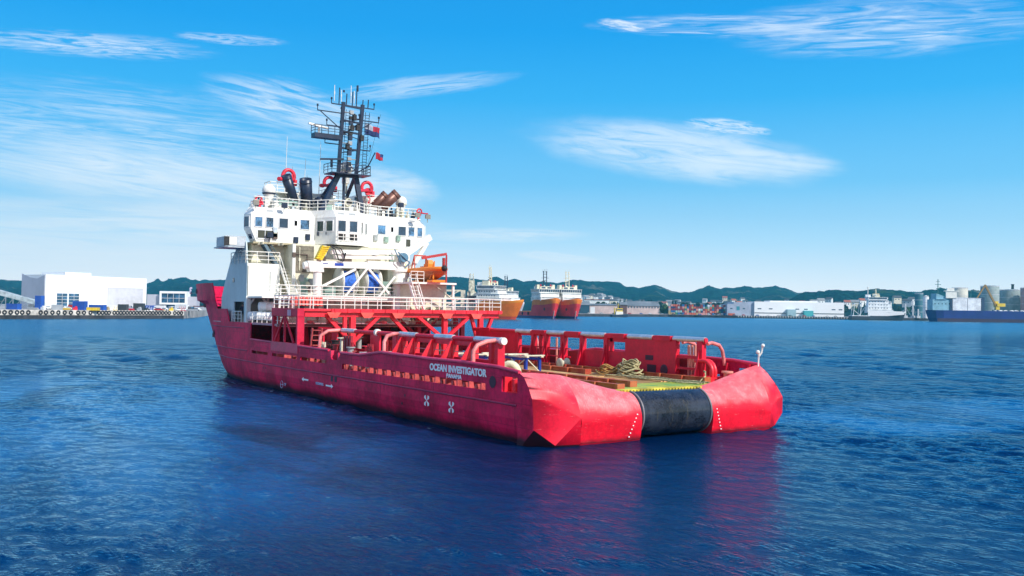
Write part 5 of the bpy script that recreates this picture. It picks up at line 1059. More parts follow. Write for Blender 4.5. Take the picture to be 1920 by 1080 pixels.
def hills(prof, Z0, Z1, name, label=None, z0=3.0, rough=3.0):
    us = np.arange(prof[0][0], prof[-1][0]+1, 3.0); pv = np.interp(us, [p[0] for p in prof], [p[1] for p in prof]); rows = 26; b = MB(); n = len(us)
    H = np.array([hz(u, v, Z1) for u, v in zip(us, pv)])
    nz = rng.normal(0, 1, (rows+6, n))
    for _ in range(2): nz = (nz+np.roll(nz, 1, 0)+np.roll(nz, 1, 1)+np.roll(nz, -1, 1))/2.6
    for k in range(rows+6):
        t = k/rows; Z = Z0+(Z1-Z0)*t
        for i in range(n):
            if t <= 1: f = t**1.25*(.75+.25*math.sin(us[i]*.05+t*5)*(1-t)); z = z0+(H[i]-z0)*min(1, f+ (t**6)*(1-f))
            else: z = H[i]*(1-(t-1)*3.2)
            z += nz[k, i]*rough*(.3+t if t < 1 else 1)*(1 if k != rows else .5)
            b.v.append(tuple(W(us[i], Z, max(z, -2 if k == 0 or t > 1 else z0-.2))))
    b.f = [(k*n+i, k*n+i+1, (k+1)*n+i+1, (k+1)*n+i) for k in range(rows+5) for i in range(n-1)]; b.sm = [True]*len(b.f)
    return struct(b.build(name, HILLM))
PR_R = [(700, 524), (840, 519), (856, 517), (872, 520.6), (905, 524.7), (913, 526), (921, 521), (932, 519), (940, 522), (948, 526.7), (966, 523), (982, 526.7), (1030, 528), (1043, 531), (1067, 526), (1082, 525), (1098, 527.5), (1114, 528.4), (1133, 528.8), (1152, 528), (1163, 530), (1175, 537), (1185, 537), (1198, 539.6), (1214, 536), (1225, 534), (1236, 536), (1250, 542), (1263, 546), (1274, 548.7), (1290, 548.4), (1304, 543.7),
        (1320, 539), (1328, 537), (1336, 537), (1352, 540.6), (1370, 541), (1384, 538.8), (1397, 536.4), (1412, 538.8), (1430, 539.5), (1444, 536.4), (1456, 537), (1472, 540), (1487, 545), (1503, 549), (1540, 556), (1640, 560), (1980, 566)]
hills(PR_R, 1500, 3300, 'hills')
hills([(1480, 560), (1500, 552), (1509, 547), (1531, 547), (1534, 545), (1566, 544), (1589, 543.5), (1607, 546), (1635, 542), (1657, 541), (1682, 544), (1700, 547), (1716, 549.7), (1729, 547), (1745, 542), (1766, 541), (1800, 543), (1870, 545), (1990, 548)], 1450, 2100, 'hills', rough=2.2)
hills([(-120, 530), (0, 525), (17, 525), (42, 527), (120, 536), (240, 536), (275, 531.4), (306, 527), (328, 522.7), (348, 520.5), (361, 525), (372, 527), (416, 523.7), (470, 530), (560, 534), (720, 540)], 1300, 3500, 'hills', rough=4)
hills([(1460, 556), (1510, 548), (1560, 546), (1640, 547), (1730, 547), (1800, 549)], 3450, 3700, 'hills', z0=2, rough=1)
# ground of both quays
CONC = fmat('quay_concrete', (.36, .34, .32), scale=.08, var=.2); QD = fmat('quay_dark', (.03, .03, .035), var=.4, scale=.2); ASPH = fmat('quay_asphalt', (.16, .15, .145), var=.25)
def sheet(name, pts, z, zb, m, mside=None, nm='quay'):
    b = MB(); n = len(pts); P = [W(u, Z) for u, Z in pts]; b.add([(p.x, p.y, z) for p in P]+[(p.x, p.y, zb) for p in P], [tuple(range(n))]+[(i, (i+1) % n, n+(i+1) % n, n+i) for i in range(n)])
    return struct(b.build(name, m))
sheet('quay_ground', [(-260, 345), (0, 388), (345, 470), (372, 520), (430, 900), (700, 1100), (700, 1320), (-500, 1320)], 3.7, -1, CONC)
sheet('quay_ground', [(700, 900), (1000, 1010), (1082, 1000), (1252, 1180), (1368, 1190), (1382, 1150), (1600, 1130), (1760, 1120), (2050, 1100), (2250, 1560), (700, 1560)], 3.0, -1, ASPH)
# dark fendered faces of the far quay, with pale edge
def face(u0, Z0, u1, Z1, z0, z1, m, name, label, n=1):
    a, c = W(u0, Z0), W(u1, Z1); a -= FH*.6; c -= FH*.6; b = MB(); d_ = (c-a); L = d_.length; b.beam((a.x, a.y, (z0+z1)/2), (c.x, c.y, (z0+z1)/2), .8, z1-z0)
    return tag(b.build(name, m), label, 'quay wall')
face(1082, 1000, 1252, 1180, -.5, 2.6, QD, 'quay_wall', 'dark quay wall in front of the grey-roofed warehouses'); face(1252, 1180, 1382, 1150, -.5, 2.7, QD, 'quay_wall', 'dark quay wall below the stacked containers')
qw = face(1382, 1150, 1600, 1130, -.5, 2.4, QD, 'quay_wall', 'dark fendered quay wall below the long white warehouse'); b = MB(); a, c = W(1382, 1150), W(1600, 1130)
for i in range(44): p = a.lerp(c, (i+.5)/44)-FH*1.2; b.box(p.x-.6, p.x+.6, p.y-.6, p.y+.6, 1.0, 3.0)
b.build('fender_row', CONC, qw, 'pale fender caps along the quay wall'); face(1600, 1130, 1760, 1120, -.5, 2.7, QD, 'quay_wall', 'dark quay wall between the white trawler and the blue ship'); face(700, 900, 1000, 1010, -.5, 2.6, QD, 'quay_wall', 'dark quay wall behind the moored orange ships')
# near left quay wall with its tyres
qa, qb = W(0, 388), W(345, 470)
def quay_pt(u, z=0):
    e = RH*((u-960)/F)+FH; C_ = Vector((CX, CY, 0)); d_ = qb-qa; den = e.x*d_.y-e.y*d_.x; q = qa-C_; t_ = (q.x*d_.y-q.y*d_.x)/den; p = C_+e*t_; p.z = z; return p
lw_ = MB(); a, c = quay_pt(-260), W(345, 470); a -= FH*.5; c -= FH*.5; lw_.beam((a.x, a.y, 2.7), (c.x, c.y, 2.7), 1.2, 2.3); lw_ = tag(lw_.build('quay_wall', fmat('pale_quay_edge', (.55, .52, .47), var=.25, scale=.3)), 'pale concrete quay wall hung with black tyres, left shore', 'quay wall')
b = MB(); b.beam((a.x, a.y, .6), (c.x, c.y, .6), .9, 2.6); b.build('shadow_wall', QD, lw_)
TY = fmat('tyre_black', (.02, .02, .025), rough=.8, scale=1); tyre = None
tl = [15, 66, 118, 172, 216, 268, 373, 418, 473, 524, 578, 630, 692, 742, 797, 870, 900, 930, 955]+[1000+i*27.5 for i in range(18)]+[1515, 1545, 1572]
for i, t in enumerate(tl):
    u = t/4.571; p = quay_pt(u, 2.75)-FH*1.9; g_ = 'tyre fenders along the left quay'
    if tyre is None:
        b = MB(); b.path([(.72*math.cos(a_), 0, .72*math.sin(a_)) for a_ in np.linspace(0, 2*PI, 20, endpoint=False)], .30, 8, True); tyre = b.build('tyre_fender', TY); o = tyre
    else: o = tyre.copy(); COL.objects.link(o)
    tag(o, f'black tyre fender on the pale left quay wall, {ordn(i)} from the left edge', 'tyre', g_, p, math.atan2((qb-qa).y, (qb-qa).x))
# shipyard hall
WALLW = fmat('white_cladding', (.86, .86, .86), rough=.5, var=.02); WGREY = fmat('grey_cladding', (.50, .50, .56), rough=.5, var=.05); FG = fmat('facade_glass', (.03, .09, .16), rough=.15, scale=.3, var=.5); STEELW = fmat('facade_line', (.55, .56, .58))
p0 = W(85, 470, 3.6); hdir = math.atan2((W(275, 515)-W(85, 470)).y, (W(275, 515)-W(85, 470)).x)
yd = thing('shipyard_hall', 'huge white flat-roofed hall with a tall door and blue windows on the left quay', 'building', p0, hdir)
b = MB(); b.prism([(0, 0), (56, 0), (56, 17.4), (24, 17.6), (24, 19.2), (10, 19.2), (10, 17.6), (0, 17.6)], 0, 24, 'y'); b.build('wall', WALLW, yd)
b = MB(); b.box(-.12, -.02, .5, 24, 0, 15.5); b.prism([(24, 0), (24, 18.3), (15, 16.2), (8, 15.6), (0.5, 17.4), (.5, 0)], -.25, -.12, 'x'); b.build('shaded_side_sheet', WGREY, yd)  # shade of the hall's left side, put into grey sheets over white
b = MB(); b.box(33.5, 53.5, -.14, -.04, 0, 11.6); b.build('hall_door', fmat('door_cladding', (.52, .52, .56)), yd)
b = MB(); b.box(33.2, 53.8, -.2, -.04, 11.6, 11.9); b.box(33.2, 33.5, -.2, -.04, 0, 11.6); b.box(53.5, 53.8, -.2, -.04, 0, 11.6); b.build('door_frame', WGREY, yd)
for x0 in (6.0, 12.2):
    b = MB(); b.box(x0, x0+5.4, -.1, -.02, 0, 8.2); o = b.build('window', FG, yd); b = MB()
    for z in (1.6, 3.3, 5.0, 6.6): b.box(x0, x0+5.4, -.2, -.1, z, z+.22)
    b.box(x0+2.6, x0+2.8, -.2, -.1, 0, 8.2); b.build('glazing_bar', STEELW, o)
of = thing('office_block', 'small white-framed glass office building right of the big white hall', 'building', W(325, 600, 3.6), ROT+R(6))
b = MB(); b.box(-8.5, 8.5, 0, 10, 3.2, 4.4); b.box(-8.5, 8.5, 0, 10, 10.4, 11.8); b.box(-8.5, -7.3, 0, 10, 4.4, 10.4); b.box(7.3, 8.5, 0, 10, 4.4, 10.4); b.build('frame', WALLW, of)
b = MB(); b.box(-7.3, 7.3, .6, 9.6, 4.4, 10.4); b.box(-7, 7, 1, 9, 0, 3.2); o = b.build('window', FG, of); b = MB()
for x in (-3.6, 0, 3.6): b.box(x-.12, x+.12, .45, .6, 4.4, 10.4)
b.box(-7.3, 7.3, .4, .6, 7.2, 7.5); b.build('glazing_bar', STEELW, o)
b = MB(); b.box(-17, -8.6, 3, 12, 0, 9.6); b.box(8.6, 14, 3, 12, 0, 8.5); b.build('annex', WGREY, of)
# sloping white conveyor gallery at the left edge
gal = thing('loading_ramp', 'long pale sloping gallery of white panels and steel struts at the left edge', 'ramp', W(-8, 455, 3.7), ROT)
b = MB(); b.prism([(-14, 10.5), (22, 1.6), (22, 3.4), (-14, 13.0)], 0, 5, 'y'); b.build('roof', fmat('pale_roof_sheet', (.36, .42, .44), var=.2, scale=.4), gal)
b = MB()
for i in range(9): x = -13+i*3.6; z = 10.4-(x+14)*.247; b.beam((x, 0, 0), (x, 0, z), .35, .35); b.beam((x, 0, 0), (x+3.4, 0, z-.9), .25, .25)
b.beam((-14, 0, 4), (10, 0, 1), .3, .3); b.build('strut', fmat('steel_blue_grey', (.22, .27, .32)), gal)
# vehicles, boxes and boats on the left quay
def van(label, m, u, Z, rz, group='vans and cars parked on the left quay'):
    t = thing('parked_van', label, 'van', W(u, Z, 3.7), rz, group)
    b = MB(); b.prism([(-2.6, .4), (2.6, .4), (2.6, 1.2), (1.9, 1.35), (1.3, 2.3), (-2.5, 2.35), (-2.6, 2.2)], -.95, .95, 'y'); b.build('body', m, t)
    b = MB(); b.hexa([(1.35, -.85, 1.45), (1.95, -.85, 1.35), (1.95, .85, 1.35), (1.35, .85, 1.45), (1.3, -.8, 2.2), (1.42, -.8, 2.1), (1.42, .8, 2.1), (1.3, .8, 2.2)]); b.box(.2, 1.3, -.97, .97, 1.4, 2.1); b.build('window', FG, t)
    for x in (-1.7, 1.7):
        for y in (-.9, .9): b = MB(); b.lathe((x, y, .38), [(.2, -.12), (.38, -.1), (.38, .1), (.2, .12)], 12, 'y'); b.build('wheel', TY, t)
    return t
def car(label, m, u, Z, rz, group='vans and cars parked on the left quay', z=3.7):
    t = thing('parked_car', label, 'car', W(u, Z, z), rz, group)
    b = MB(); b.prism([(-2.1, .35), (2.1, .35), (2.15, .8), (1.2, .95), (.6, 1.45), (-1.1, 1.48), (-1.7, 1.0), (-2.1, .9)], -.85, .85, 'y'); b.build('body', m, t)
    b = MB(); b.prism([(1.05, .98), (.55, 1.38), (-1.05, 1.4), (-1.5, 1.02)], -.87, .87, 'y'); b.build('window', FG, t)
    for x in (-1.35, 1.35):
        for y in (-.8, .8): b = MB(); b.lathe((x, y, .33), [(.15, -.1), (.33, -.09), (.33, .09), (.15, .1)], 12, 'y'); b.build('wheel', TY, t)
    return t
VC = {'white': fmat('van_white', (.8, .8, .8), rough=.3), 'silver': fmat('car_silver', (.42, .44, .46), rough=.3), 'blue': fmat('car_blue', (.02, .09, .4), rough=.3), 'red': fmat('car_red', (.45, .02, .02), rough=.3), 'dark grey': fmat('car_dark', (.05, .055, .06), rough=.3), 'yellow': fmat('machine_yellow', (.75, .52, .03), rough=.4)}
def box_c(L, H, Wd, m):
    b = MB(); b.box(-L/2, L/2, -Wd/2, Wd/2, 0, H)
    n = int(L/.6)
    for i in range(n): x = -L/2+(i+.5)*L/n; b.box(x-.1, x+.1, -Wd/2-.06, -Wd/2, .15, H-.15)
    for x in (-L/2, L/2): b.box(x-.09, x+.09, -Wd/2-.08, Wd/2+.08, 0, H+.05)
    return b
rn = random.Random(33); spots = []
cols = ['white', 'silver', 'white', 'dark grey', 'blue', 'white', 'red', 'silver', 'white', 'dark grey', 'white', 'silver', 'white', 'blue', 'white', 'white', 'silver', 'dark grey', 'white', 'red', 'white', 'silver', 'white', 'white', 'dark grey', 'white']
us_ = np.linspace(66, 372, len(cols))
for i, (u, c_) in enumerate(zip(us_, cols)):
    Z = 425+rn.uniform(0, 60)+(u-60)*.18; lab = f'{c_} {"van" if i % 3 == 0 else "car"} parked on the left quay, {ordn(i)} vehicle from the left'
    (van if i % 3 == 0 else car)(lab, VC[c_], float(u), Z, ROT+R(rn.uniform(-70, 70)))
for i, (u, Z, L, H, k, lab) in enumerate([(27, 420, 6, 2.6, 'blue', 'blue container low on the quay below the pale ramp'), (151, 440, 6, 4.2, 'blue', 'tall dark blue container in front of the white hall windows'), (184, 436, 7.5, 2.6, 'blue', 'long dark blue container below the hall door'), (75, 445, 3, 6.5, 'blue', 'narrow blue tank container beside the hall corner'), (176, 425, 5, 1.4, 'yellow', 'low yellow skip on the quay edge'), (232, 446, 4, 3, 'dark grey', 'dark grey container below the right part of the hall door'), (262, 470, 5, 3.6, 'dark grey', 'dark container at the right corner of the white hall'), (283, 480, 4, 2.6, 'blue', 'small blue container right of the white hall'), (108, 432, 4, 2.4, 'silver', 'silver container in front of the left hall window'), (210, 470, 6, 2.6, 'white', 'white container against the tall hall door'), (300, 500, 6, 2.6, 'white', 'white container below the glass office'), (342, 560, 8, 3, 'white', 'white site cabin right below the glass office')]):
    tag(box_c(L, H, 2.4, VC[k]).build('shipping_container' if 'container' in lab else ('skip' if 'skip' in lab else 'site_cabin'), VC[k]), lab, 'container' if 'container' in lab else ('skip' if 'skip' in lab else 'cabin'), 'boxes on the left quay', W(u, Z, 3.7), ROT+R(rn.uniform(-20, 20)))
# heaps of pipes and crates
for i in range(16):
    u = 62+i*20; Z = 412+rn.uniform(0, 25)+(u-60)*.2; b = MB(); k = i % 3
    if k == 0:
        for j in range(5): b.tube((-2.5, (j % 3)*.5, .25+.45*(j//3)), (2.5, (j % 3)*.5, .25+.45*(j//3)), .22, 8)
        nm_, ct = 'pipe_stack', 'pipes'
    elif k == 1:
        b.box(-1, 1, -.6, .6, 0, 1.1); b.box(-1.05, 1.05, -.65, .65, 1.1, 1.2); b.box(-.2, .8, -.5, .5, 1.2, 1.8); nm_, ct = 'crate', 'crate'
    else:
        for j in range(4): b.beam((-2+j*1.2, 0, 0), (-1.4+j*1.2, 0, 2.3), .14, .14)
        b.beam((-2.2, 0, 1.1), (2.4, 0, 1.3), .14, .14); b.box(-2.3, 2.4, -.4, .4, 0, .3); nm_, ct = 'steel_rack', 'rack'
    tag(b.build(nm_, [VC['silver'], WALLW, fmat('crate_tan', (.45, .35, .2)), VC['yellow'], MATS['red_paint']][i % 5]), f'{["bundle of pipes", "small crate pile", "steel rack"][k]} near the left quay edge, {ordn(i)} pile from the left', ct, 'goods piled along the left quay edge', W(u, Z, 3.7), ROT+R(rn.uniform(-30, 30)))

# ------------------------------------------------------------------ moored ships
def vessel(name, label, u, Z, head, L, B, T, cols_, sup=(.55, .85), mast='dark', fore=.62, tiers=3, house_w=.85, bowh=None, monit=True, band_h=1.9):
    """u,Z: bow waterline point; head: turn of the bow to the viewer's right, 0 = straight at the viewer"""
    hd = -FH*math.cos(R(head))+RH*math.sin(R(head)); t = thing(name, label, 'ship', W(u, Z, 0)-hd*L*.93, math.atan2(hd.y, hd.x), 'ships moored on the far shore')
    low, main, band, house = [fmat('ship_'+'_'.join(str(round(c, 2)) for c in c_), c_, scale=.2, rough=.5, streak=.2) for c_ in cols_]
    bh = bowh or T*1.9
    def half(x, z):
        xe = L*(.93+.07*min(1, max(0, z/bh))); x0 = L*(.55+.1*min(1, max(0, z/bh))); q = min(1, max(0, (x-x0)/(xe-x0))); fl_ = 1-.34*(1-min(1, max(0, z/bh)))*min(1, max(0, (x-L*.45)/(L*.35))); return B/2*fl_*(1-q**2.4)**.62*(1 if x > L*.05 else .9), xe
    def topz_(x): return T if x < L*fore else (T+(bh-T)*min(1, (x-L*fore)/(L*.03))) + max(0, (x-L*.85)/(L*.15))**2*1.2
    def strip(z0f, z1f, m, nm, lab=None):
        b = MB()
        for sg in (1, -1):
            vs = []; n = 30
            for r_ in range(4):
                for i in range(n+1):
                    fr_ = 1-(1-i/n)**1.5; xg = L*fr_; z = z0f(xg)+(z1f(xg)-z0f(xg))*r_/3; xe = half(0, z)[1]; x = xe*fr_
                    vs.append((x, sg*half(x, z)[0] if i < n else 0, z))
            b.add(vs, [(r_*(n+1)+i, r_*(n+1)+i+1, (r_+1)*(n+1)+i+1, (r_+1)*(n+1)+i) for r_ in range(3) for i in range(n)], True)
        z0, z1 = z0f(0), z1f(0); b.add([(0, half(0, z0)[0], z0), (0, -half(0, z0)[0], z0), (0, -half(0, z1)[0], z1), (0, half(0, z1)[0], z1)], [(0, 1, 2, 3)])
        o = b.build(nm, m, t, lab, fixn=False); return o
    bt = max(1.2, T*.35)
    strip(lambda x: -1, lambda x: bt, low, 'boot_strip'); strip(lambda x: bt, lambda x: max(bt+.2, topz_(x)-(band_h if x > L*fore else .6)), main, 'hull'); strip(lambda x: max(bt+.2, topz_(x)-(band_h if x > L*fore else .6)), topz_, band, 'sheer_band')
    b = MB(); n = 24; xs = np.linspace(0, L*.985, n); b.v = [(x, s_*half(x, topz_(x))[0]*.96, topz_(x)-.8) for x in xs for s_ in (1, -1)]; b.f = [(2*i, 2*i+1, 2*i+3, 2*i+2) for i in range(n-1)]; b.sm = [False]*(n-1); b.build('deck', low, t)
    x0, x1 = L*sup[0], L*sup[1]; z = bh if sup[0] > fore-.08 else T
    hw = B/2*house_w; zz_ = z-.9; H_ = MB()
    for k in range(tiers):
        H_.box(x0+k*.6, x1-k*1.6, -hw+k*.5, hw-k*.5, zz_, zz_+2.7); H_.box(x0+k*.6-.3, x1-k*1.6+.3, -hw+k*.5-.3, hw-k*.5+.3, zz_+2.7, zz_+2.9); zz_ += 2.9
    H_.build('superstructure', house, t)
    wl, wr_ = x0+1, x1-tiers*1.8; b = MB(); b.prism([(wl, zz_), (wr_, zz_), (wr_+.9, zz_+2.6), (wl-.5, zz_+2.6)], -hw-.3, hw+.3, 'y'); b.box(wl-.8, wr_+1.2, -hw-.6, hw+.6, zz_+2.6, zz_+2.85); wh = b.build('wheelhouse', house, t)
    b = MB(); b.prism([(wr_+.3, zz_+.8), (wr_+.9, zz_+2.35), (wr_+1.15, zz_+2.35), (wr_+.65, zz_+.8)], -hw, hw, 'y')
    for s_ in (1, -1): b.box(wl+.5, wr_-.3, s_*(hw+.32)-.06, s_*(hw+.32)+.06, zz_+.9, zz_+2.3)
    b.build('window_band', GLASS, wh)
    b = MB()
    nn_ = 9
    for i in range(nn_+1): y = -hw+2*hw*i/nn_; b.beam((wr_+.62, y, zz_+.8), (wr_+1.15, y, zz_+2.35), .3, .3)
    b.build('window_post', house, wh)
    mxx = (wl+wr_)/2; mm = NAVY if mast == 'dark' else fmat('mast_cream', (.72, .66, .48)); zt = zz_+2.85; b = MB()
    mh = 13 if mast != 'low' else 7
    for s_ in (1, -1): b.beam((mxx, s_*1.5, zt), (mxx-.6, s_*1.3, zt+mh), .6, .6)
    for k in range(5): zc = zt+2+k*(mh-2)/5; b.beam((mxx-.2, -1.2, zc), (mxx-.2, 1.2, zc), .25, .3)
    b.beam((mxx-.5, -3.4, zt+mh*.62), (mxx-.5, 3.4, zt+mh*.62), .16, .2); b.beam((mxx-.6, -2.2, zt+mh*.95), (mxx-.6, 2.2, zt+mh*.95), .14, .18)
    b.box(mxx-1, mxx+1, -2.6, 0, zt+mh*.42, zt+mh*.45)
    for y in (-1.8, -.6, .7, 1.7): b.tube((mxx-.6, y, zt+mh*.95), (mxx-.6, y, zt+mh*1.12), .07, 5)
    b.build('mast', mm, t)
    for y in (-hw*.8, hw*.8, 0): b = MB(); b.ball((mxx-2, y, zt+1.7), .95 if y else 1.2, 12); b.tube((mxx-2, y, zt), (mxx-2, y, zt+1), .4, 8); b.build('radome', WHITE, t)
    b = MB(); b.box(x0+.2, x0+4, -hw*.7, -hw*.35, zt-1, zt+2.2); b.box(x0+.2, x0+4, hw*.35, hw*.7, zt-1, zt+2.2); b.each('funnel', house, t)
    b = MB(); b.box(mxx-2, mxx+3, -hw*.62, hw*.62, zt, zt+1.9); b.box(mxx-3, mxx+2, -hw*.9, -hw*.66, zt, zt+3.2); b.box(mxx-3, mxx+2, hw*.66, hw*.9, zt, zt+3.2); b.build('roof_house', fmat('mast_cream', (.72, .66, .48)), t)
    b = MB(); b.box(mxx+3.0, mxx+3.06, -hw*.5, -hw*.1, zt+.4, zt+1.5); b.box(mxx+3.0, mxx+3.06, hw*.1, hw*.5, zt+.4, zt+1.5); b.build('roof_window', GLASS, t)
    b = MB()
    for k in range(tiers):
        zq = z-.9+2.9*k; xq = x1-k*1.6
        b.box(xq+.0, xq+.04, -hw*.85, hw*.85, zq+2.2, zq+2.55)
        for i in range(7): b.box(x0+2+i*(x1-x0-6)/7, x0+3+i*(x1-x0-6)/7, -(hw-k*.5)-.05, hw-k*.5+.05, zq+1.2, zq+2.0)
    b.build('porthole_row', GLASS, t)
    if monit:
        for y in (-hw*.5, hw*.5): b = MB(); b.tube((mxx+1, y, zt), (mxx+1, y, zt+2), .3, 8); b.path([(mxx+1+.8*math.cos(a_), y, zt+2.6+.8*math.sin(a_)) for a_ in np.linspace(-1, 3.6, 9)], .3, 8); b.build('fire_monitor', mat('monitor_red', (.66, .025, .05)), t)
    b = MB(); b.rail([(x1+1, -hw*.7, bh), (x1+1, hw*.7, bh)], 1.0, 2, 2.5, .06)
    for y0, y1 in ((1, 1), (-1, -1)): b.rail([(x0+1, y0*(hw-.2), z+2), (x1-1, y1*(hw-.2), z+2)], 1.0, 2, 3, .06)
    b.each('railing', WHITE, t)
    return t, half, L, bh
OR_R = ((.02, .02, .14), (.74, .035, .05), (.90, .22, .012), (.80, .80, .76))
def stem(t, half, L, bh, m=None):
    b = MB(); xe0, xe1 = half(0, 0)[1], half(0, bh*.5)[1]; b.hexa([(xe0-2.6, -.95, -.8), (xe0+.25, -.12, -.8), (xe0+.25, .12, -.8), (xe0-2.6, .95, -.8), (xe1-1.2, -.55, bh*.42), (xe1+.22, -.08, bh*.42), (xe1+.22, .08, bh*.42), (xe1-1.2, .55, bh*.42)]); b.build('stem_patch', fmat('stem_pale', (.85, .62, .55)), t)
    for s_ in (1, -1):
        b = MB(); x = L*.865; b.lathe((x, s_*(half(x, bh*.52)[0]+.02), bh*.5), [(.9, -.3), (.95, .12), (.6, .16)], 12, 'y'); b.build('anchor', BLACK, t)
r_ = vessel('moored_ship', 'orange and dark red ship moored bow-on with a dark navy mast', 1038, 735, 20, 72, 20, 5.0, OR_R, bowh=13.2, mast='dark', tiers=2, band_h=3.6); stem(*r_); r_[0].scale = (1, 1, 1.12)
for k in range(3): b = MB(); x = 12+k*13; b.path([(x+.9*math.cos(a_), -10.2, 3.4+.9*math.sin(a_)) for a_ in np.linspace(0, 2*PI, 14, endpoint=False)], .4, 6, True); b.build('tyre', TY, r_[0])
r_ = vessel('moored_ship', 'orange and dark red ship moored bow-on with a pale cream mast, rightmost of the pair', 1079, 742, 18, 70, 20, 5.0, OR_R, bowh=13.2, mast='cream', tiers=2, band_h=3.6); stem(*r_); r_[0].scale = (1, 1, 1.12)
r_ = vessel('moored_ship', 'bright orange ship seen from the side behind the white gantry railing', 968, 640, 66, 82, 20, 5.5, ((.60, .06, .03), (.90, .19, .008), (.90, .27, .015), (.80, .80, .76)), bowh=12.5, mast='cream', sup=(.60, .84))
r_ = vessel('moored_ship', 'white ship with a thin dark mast between the orange ships', 975, 800, 40, 70, 16, 5, ((.2, .2, .25), (.75, .75, .75), (.8, .8, .8), (.82, .84, .84)), bowh=12, mast='dark', monit=False)
r_ = vessel('moored_ship', 'white ship with blue-white upper works left of the dark-masted orange ship', 930, 830, 35, 60, 16, 5, ((.2, .3, .4), (.7, .72, .75), (.8, .8, .8), (.80, .84, .88)), bowh=11, mast='low', monit=False)
# cream derrick vessel at the left of that group
dv = thing('crane_barge', 'cream barge with a high tower and frames right behind the rescue boat platform', 'barge', W(872, 660, 0), ROT)
b = MB(); b.box(-20, 8, 0, 14, -1, 5); b.build('hull', ORANGE2, dv); b = MB()
for k, (x0, x1, z0, z1) in enumerate(((-17, 0, 5, 7.5), (-17, -1, 10, 11.4), (-17, -2, 14, 15.2), (-17, -3, 19, 20.2), (-3, 0, 7.5, 20), (-17, -14, 7.5, 20))): b.box(x0, x1, 1, 8, z0, z1)
b.beam((-14, 1, 8), (-3, 1, 14), .6, .6); b.beam((-14, 1, 14), (-3, 1, 20), .6, .6); b.build('frame', CREAM, dv)
b = MB(); b.box(2.5, 6.5, 2, 6, 5, 27); b.box(1.5, 7.5, 1.5, 6.5, 16, 19); b.beam((3, 2, 27), (3.4, 2, 32), .5, .5); b.beam((6, 2, 27), (5.6, 2, 32), .5, .5)
for k in range(5): b.beam((2.6, 2, 27+k), (6, 2, 27.4+k), .3, .3)
b.build('tower', fmat('tower_cream', (.62, .56, .42), var=.35, scale=.5), dv); b = MB(); b.box(1, 8, 1.6, 2, 12, 16); b.build('tower_gear', fmat('tower_dark', (.10, .09, .08)), dv)
# white and black trawler
tr = vessel('trawler', 'white trawler with black lower hull and stern gantries, right of the white warehouse', 1692, 1085, 88, 64, 13, 4.2, ((.012, .014, .02), (.03, .035, .05), (.75, .78, .80), (.82, .85, .87)), bowh=7.5, mast='low', sup=(.28, .74), tiers=4, monit=False, fore=.35)[0]; tr.scale = (1, 1, 1.28)
b = MB()
for x in (2.0, 10.0): b.beam((x, -4, 4), (x+1.5, -3.5, 15), .7, .9); b.beam((x, 4, 4), (x+1.5, 3.5, 15), .7, .9); b.beam((x+1.5, -4, 15), (x+1.5, 4, 15), .9, 1.0)
b.beam((2, 0, 15), (12, 0, 14.6), .6, .6); b.beam((10, 0, 4), (18, 0, 13), .8, .9); b.beam((3, -3, 9), (9, -3, 5), .5, .5); b.build('stern_gantry', fmat('gantry_white_grey', (.60, .64, .66)), tr)
b = MB(); b.box(18, 40, -6.7, -6.5, 4.0, 8.6); b.prism([(40, 4), (60, 5.5), (57, 8.2), (40, 8.6)], -6.4, -6.2, 'y'); b.build('white_side', WALLW, tr)
b = MB(); b.beam((20, 0, 20), (20, 0, 29), .6, .6); b.beam((20, -1.5, 26), (20, 1.5, 26), .3, .3); b.ball((20, 0, 29.5), .9); b.build('aft_mast', WHITE, tr)
# gear on the quay between trawler and blue ship
for i, (u, Z, h_, lab) in enumerate(((1698, 1125, 17, 'white mobile crane tower right of the trawler'), (1712, 1128, 21, 'tall thin pale crane mast between the trawler and the blue ship'), (1722, 1122, 11, 'short pale loading arm left of the blue ship'))):
    t = thing('loading_crane', lab, 'crane', W(u, Z, 3), ROT); b = MB(); b.beam((0, 0, 0), (0, 0, h_), 1.4, 1.4); b.box(-2, 2, -2, 2, 0, 3); b.build('tower', STEELW, t); b = MB(); b.beam((0, 0, h_*.6), (-7+i*5, 0, h_*.35), .8, .8); b.beam((0, 0, h_*.8), (6-i*3, 0, h_*.2), .6, .6); b.build('jib', fmat('steel_blue_grey', (.22, .27, .32)), t)
# blue ship
bs = thing('cargo_ship', 'long dark blue low cargo ship with square white tanks on deck, at the right edge', 'ship', W(1743, 1030, 0), ROT, 'ships moored on the far shore')
sc_ = 1030/F
b = MB(); xs = [0, 3, 8, 16, 60, 150]; wd = [0, 4, 8, 10, 10, 10]; rows = [(-1, 5), (4, 2.5), (9, .8), (12.5, 0)]
for sg in (1, -1):
    vs = [(x+off*(1 if i == 0 else (1-i/3 if i < 3 else 0)), 10+sg*(-w_), z) for z, off in rows for i, (x, w_) in enumerate(zip(xs, wd))]; b.add(vs, [(r*6+i, r*6+i+1, (r+1)*6+i+1, (r+1)*6+i) for r in range(3) for i in range(5)])
b.add([(xs[i], 10-s_*wd[i], 11.2) for i in range(6) for s_ in (1, -1)], [(2*i, 2*i+1, 2*i+3, 2*i+2) for i in range(5)]); b.build('hull', fmat('ship_navy', (.004, .013, .15), rough=.4, streak=.2, scale=.1), bs)
b = MB(); b.box(9, 149, -.12, -.02, -1, 3.6); b.build('lower_hull_band', fmat('ship_maroon', (.03, .006, .03)), bs)
